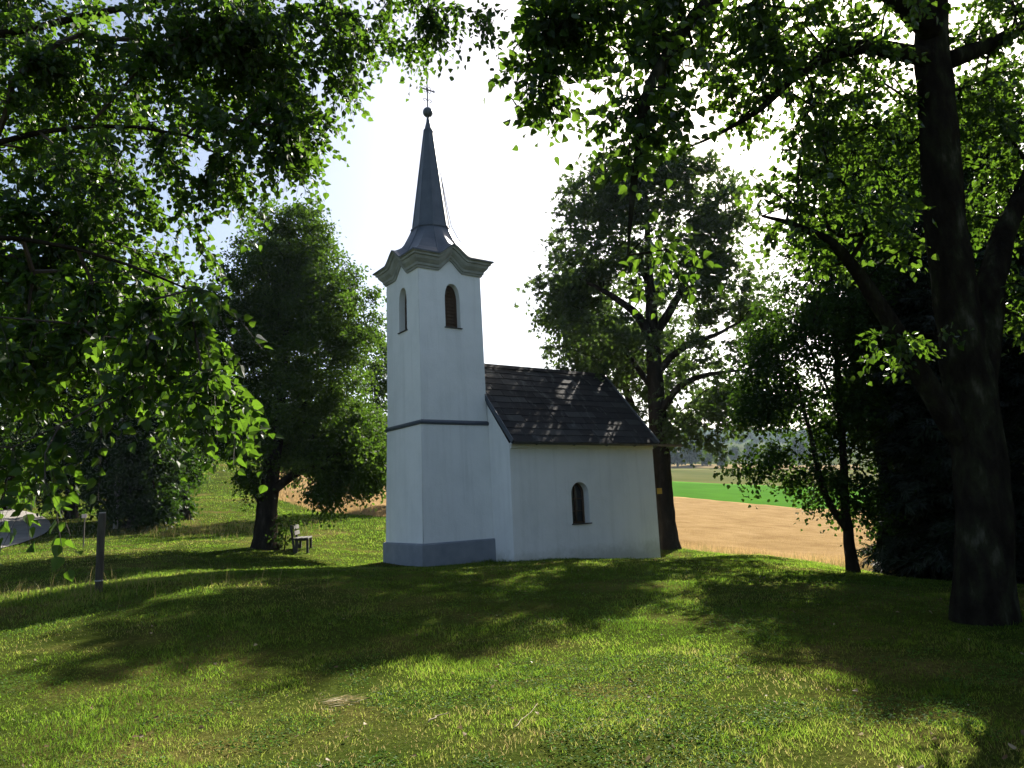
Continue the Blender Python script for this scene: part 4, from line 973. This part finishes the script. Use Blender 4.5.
la = Acc(); la.add(*leaves_arrays(st0, np.stack((np.cos(a0), np.sin(a0)*.7, g.normal(0, .12, m)), 1), np.tile([0, 0, 1.], (m, 1))+g.normal(0, .3, (m, 3)), g.uniform(.08, .2, m), (np.array([(0, 0, 0), (.5, .02, .02), (1, 0, 0), (.5, -.02, .02)], float), np.array([4]), np.array([0, 1, 2, 3])), g.random(m)))
tag(la.build('straw_tuft', leaf_mat('straw', (.30, .24, .13), (.55, .47, .30), (.2, .15, .06), (.35, .28, .12), .25, .03), loc=None), 'small tuft of pale dry straw lying on the sunlit lawn', 'straw tuft')
bpy.context.scene.objects['straw_tuft'].location = p

# ================================================================== grass
LF_GRASS = leaf_mat('grass_blade', (.018, .038, .006), (.16, .115, .06), (.07, .14, .012), (.28, .20, .09), .58, .003, .6, mid=((.33, (.038, .07, .010), (.16, .28, .022)), (.62, (.075, .09, .022), (.26, .31, .05)), (.84, (.14, .12, .055), (.33, .28, .11))))
LF_STRAW = leaf_mat('tall_dry_grass', (.10, .11, .025), (.26, .21, .10), (.14, .15, .03), (.28, .22, .09), .4, .008, .6)
LF_CLOVER = leaf_mat('clover_leaf', (.03, .075, .012), (.055, .11, .02), (.06, .16, .015), (.12, .24, .03), .4, .002, .5)
LF_WHEAT = leaf_mat('wheat_straw', (.24, .16, .07), (.40, .29, .14), (.30, .20, .08), (.48, .34, .15), .5, .02, .5)
CHM = np.array(((math.cos(.6153), math.sin(.6153)), (-math.sin(.6153), math.cos(.6153))))
def free_ground(x, y, chapel=True):
    q = (np.stack((x, y), 1)-[-2.3292, 21.7735])@CHM.T
    ok = ~(((np.abs(q[:, 0]) < 1.27) & (np.abs(q[:, 1]) < 1.27)) | ((q[:, 0] > 1) & (q[:, 0] < 6.9) & (np.abs(q[:, 1]) < 2.2)))
    for (a, b_, r_) in TRUNKS: ok &= (x-a)**2+(y-b_)**2 > r_*r_
    dr = np.sqrt(((np.stack((x, y), 1)[:, None]-ROADC[None])**2).sum(-1)).min(1); ok &= dr > 1.75
    return ok
TRUNKS = [(o.location.x, o.location.y, .45 if o.name.startswith('great') else .3) for o in bpy.data.objects if o.get('category') == 'tree' and o.location.y < 30]
_wf = bpy.data.objects['wheat_field']
_near = resample([P(*a) for a in [(268, 508, 47), (320, 511, 41), (395, 518, 35), (560, 533, 34), (690, 553, 29), (790, 563.5, 24.6), (880, 573, 20.5), (1050, 575, 24), (1250, 560, 36)]], 200)
def blades(x, y, h, w, lean, g, mat_rnd, acc):
    n = len(x); z = terr(x, y)-.008
    az = g.uniform(0, 2*math.pi, n); ld = g.uniform(0, 2*math.pi, n)
    wv = np.stack((np.cos(az), np.sin(az), np.zeros(n)), 1)*w[:, None]; lv = np.stack((np.cos(ld), np.sin(ld), np.zeros(n)), 1)*(h*lean)[:, None]
    b_ = np.stack((x, y, z), 1); up = np.array([0, 0, 1.])*h[:, None]
    V = np.stack((b_-wv*.5, b_+wv*.5, b_+up*.55+lv*.35-wv*.4, b_+up*.55+lv*.35+wv*.4, b_+up*.95+lv), 1).reshape(-1, 3)
    L = (np.array([0, 1, 3, 2, 2, 3, 4])[None]+(np.arange(n)*5)[:, None]).ravel()
    acc.add(V, np.tile([4, 3], n), L, np.repeat(mat_rnd, 2))
def scatter_lawn():
    g = np.random.default_rng(500); N_ = 1250000
    u = g.random(N_); r0, r1, p = 2.4, 85.0, .42
    r = (r0**p+u*(r1**p-r0**p))**(1/p); th = g.uniform(R(-50), R(48), N_)
    x, y = r*np.sin(th), r*np.cos(th)
    cl = vnoise(x*2.2, y*2.2, 21)*.6+vnoise(x*6, y*6, 22)*.4
    dry = vnoise(x*.55+3, y*.55, 23)*.55+vnoise(x*1.8, y*1.8, 24)*.3+vnoise(x*5, y*5, 25)*.15
    ok = free_ground(x, y) & (g.random(N_) < .25+1.0*cl) & (g.random(N_) > np.clip((dry-.52)*3.0, 0, .85))
    nd = np.interp(x, _near[:, 0], _near[:, 1]); ok &= (y < nd-.3) | (x < _near[0, 0])
    x, y, r, cl, dry = x[ok], y[ok], r[ok], cl[ok], dry[ok]; n = len(x)
    tall = np.clip((vnoise(x*.9, y*.9, 26)-.5)*2, 0, 1)
    h = (.016+.042*cl**1.5*g.uniform(.3, 1.7, n)+.04*tall*g.random(n)**3)*(1+.012*r)
    # longer grass along the mown edge, the post and the walls
    edge = np.exp(-np.abs(nd[ok]-y-1.2)/1.4)*(x > 0); left = np.exp(-(((x+8.5)/2.8)**2+((y-12.6)/1.3)**2))
    q = (np.stack((x, y), 1)-[-2.3292, 21.7735])@CHM.T; wall = np.exp(-np.maximum(0, -q[:, 1]-2.17)/.18)*(q[:, 0] > 0)*(q[:, 0] < 7)
    tk = np.exp(-np.maximum(0, np.hypot(x-5.9, y-9.0)-.38)/.16); h = h+(.16*edge+.13*left+.07*wall+.12*tk)*g.random(n)**1.6
    w = .0038*(r/5)**.75*g.uniform(.7, 1.3, n)
    fine = vnoise(x*14, y*14, 28)*.6+vnoise(x*5, y*5, 29)*.4
    rn = np.clip((dry-.27+.05*np.clip((10-r)/5, 0, 1))*1.25+(fine-.5)*.7+g.normal(0, .15, n)+.12*edge+.2*left-.12*np.clip((r-20)/30, 0, 1), 0, 1)
    acc = Acc(); blades(x, y, h, w, g.uniform(.1, 1.2, n), g, rn, acc)
    tag(acc.build('grass', LF_GRASS), 'short mown lawn grass with dry patches around the chapel', 'grass', kind='stuff')
    print('grass', n)
scatter_lawn()
def scatter_clover():
    g = np.random.default_rng(510); N_ = 130000
    u = g.random(N_); p = .5; r = (2.4**p+u*(15**p-2.4**p))**(1/p); th = g.uniform(R(-50), R(48), N_); x, y = r*np.sin(th), r*np.cos(th)
    f = vnoise(x*1.1+7, y*1.1, 31)*.6+vnoise(x*3.1, y*3.1, 32)*.4
    ok = free_ground(x, y) & (f > .56); x, y = x[ok], y[ok]; n = len(x)
    b_ = np.stack((x, y, terr(x, y)+g.uniform(.012, .045, n)), 1); a = g.uniform(0, 2*math.pi, n)
    acc = Acc(); acc.add(*leaves_arrays(b_, np.stack((np.cos(a), np.sin(a), g.normal(0, .3, n)), 1), np.array([0, 0, 1.])+g.normal(0, .35, (n, 3)), g.uniform(.012, .032, n), T_DIA, g.random(n)))
    tag(acc.build('clover', LF_CLOVER), 'patches of small bright clover leaves in the lawn', 'clover', kind='stuff')
scatter_clover()
def scatter_tall():
    g = np.random.default_rng(520)
    xs = []; ys = []
    n = 2600; t = g.integers(60, 175, n); e = _near[t]; xs.append(e[:, 0]+g.normal(0, .4, n)); ys.append(e[:, 1]-np.abs(g.normal(0, 1.5, n))-.1)
    n = 420; xs.append(g.normal(-8.2, 1.9, n)); ys.append(g.normal(12.7, .9, n))
    n = 900; c = G(185, 505, 31); xs.append(g.normal(c[0]+1.6, 2.4, n)); ys.append(g.normal(c[1]-1.5, 1.6, n))
    x = np.concatenate(xs); y = np.concatenate(ys); ok = free_ground(x, y); x, y = x[ok], y[ok]; n = len(x)
    acc = Acc(); blades(x, y, g.uniform(.14, .42, n), .006*(np.hypot(x, y)/12)**.7, g.uniform(.1, .7, n), g, np.clip(g.normal(.55, .25, n), 0, 1), acc)
    tag(acc.build('tall_grass', LF_STRAW), 'tall seeding grass stalks along the unmown edges', 'grass', kind='stuff')
scatter_tall()
def scatter_wheat():
    g = np.random.default_rng(530); n = 90000
    t = g.random(n)*199; i = np.floor(t).astype(int); f = (t-i)[:, None]; e = _near[i]*(1-f)+_near[np.minimum(i+1, 199)]*f
    dist = 16*g.random(n)**1.6-.35
    x, y = e[:, 0]+g.normal(0, .2, n), e[:, 1]+dist
    acc = Acc(); blades(x, y, (CROP+g.uniform(-.12, .16, n))*np.clip((dist+.9)/2.2, .3, 1), .011*(np.hypot(x, y)/30), g.uniform(0, .25, n), g, g.random(n), acc)
    tag(acc.build('wheat', LF_WHEAT), 'ripe standing wheat along the near edge of the field', 'wheat', kind='stuff')
scatter_wheat()

def scatter_litter():
    g = np.random.default_rng(540); N_ = 800
    r = 2.6+g.random(N_)**1.4*11; th = g.uniform(R(-45), R(42), N_); x, y = r*np.sin(th), r*np.cos(th)
    ok = free_ground(x, y) & (vnoise(x*1.3, y*1.3, 41) > .42); x, y = x[ok], y[ok]; n = len(x)
    b_ = np.stack((x, y, terr(x, y)+g.uniform(.02, .05, n)), 1); a = g.uniform(0, 2*math.pi, n)
    acc = Acc(); acc.add(*leaves_arrays(b_, np.stack((np.cos(a), np.sin(a), g.normal(0, .35, n)), 1), np.array([0, 0, 1.])+g.normal(0, .6, (n, 3)), g.uniform(.012, .045, n)*(.6+.8*g.random(n)), T_OV, g.random(n)**2))
    tag(acc.build('fallen_leaves', leaf_mat('dry_leaf', (.10, .06, .03), (.32, .26, .17), (.08, .05, .02), (.3, .25, .15), .3, .03, .5)), 'small dry fallen leaves scattered over the lawn', 'leaf litter', kind='stuff')
scatter_litter()
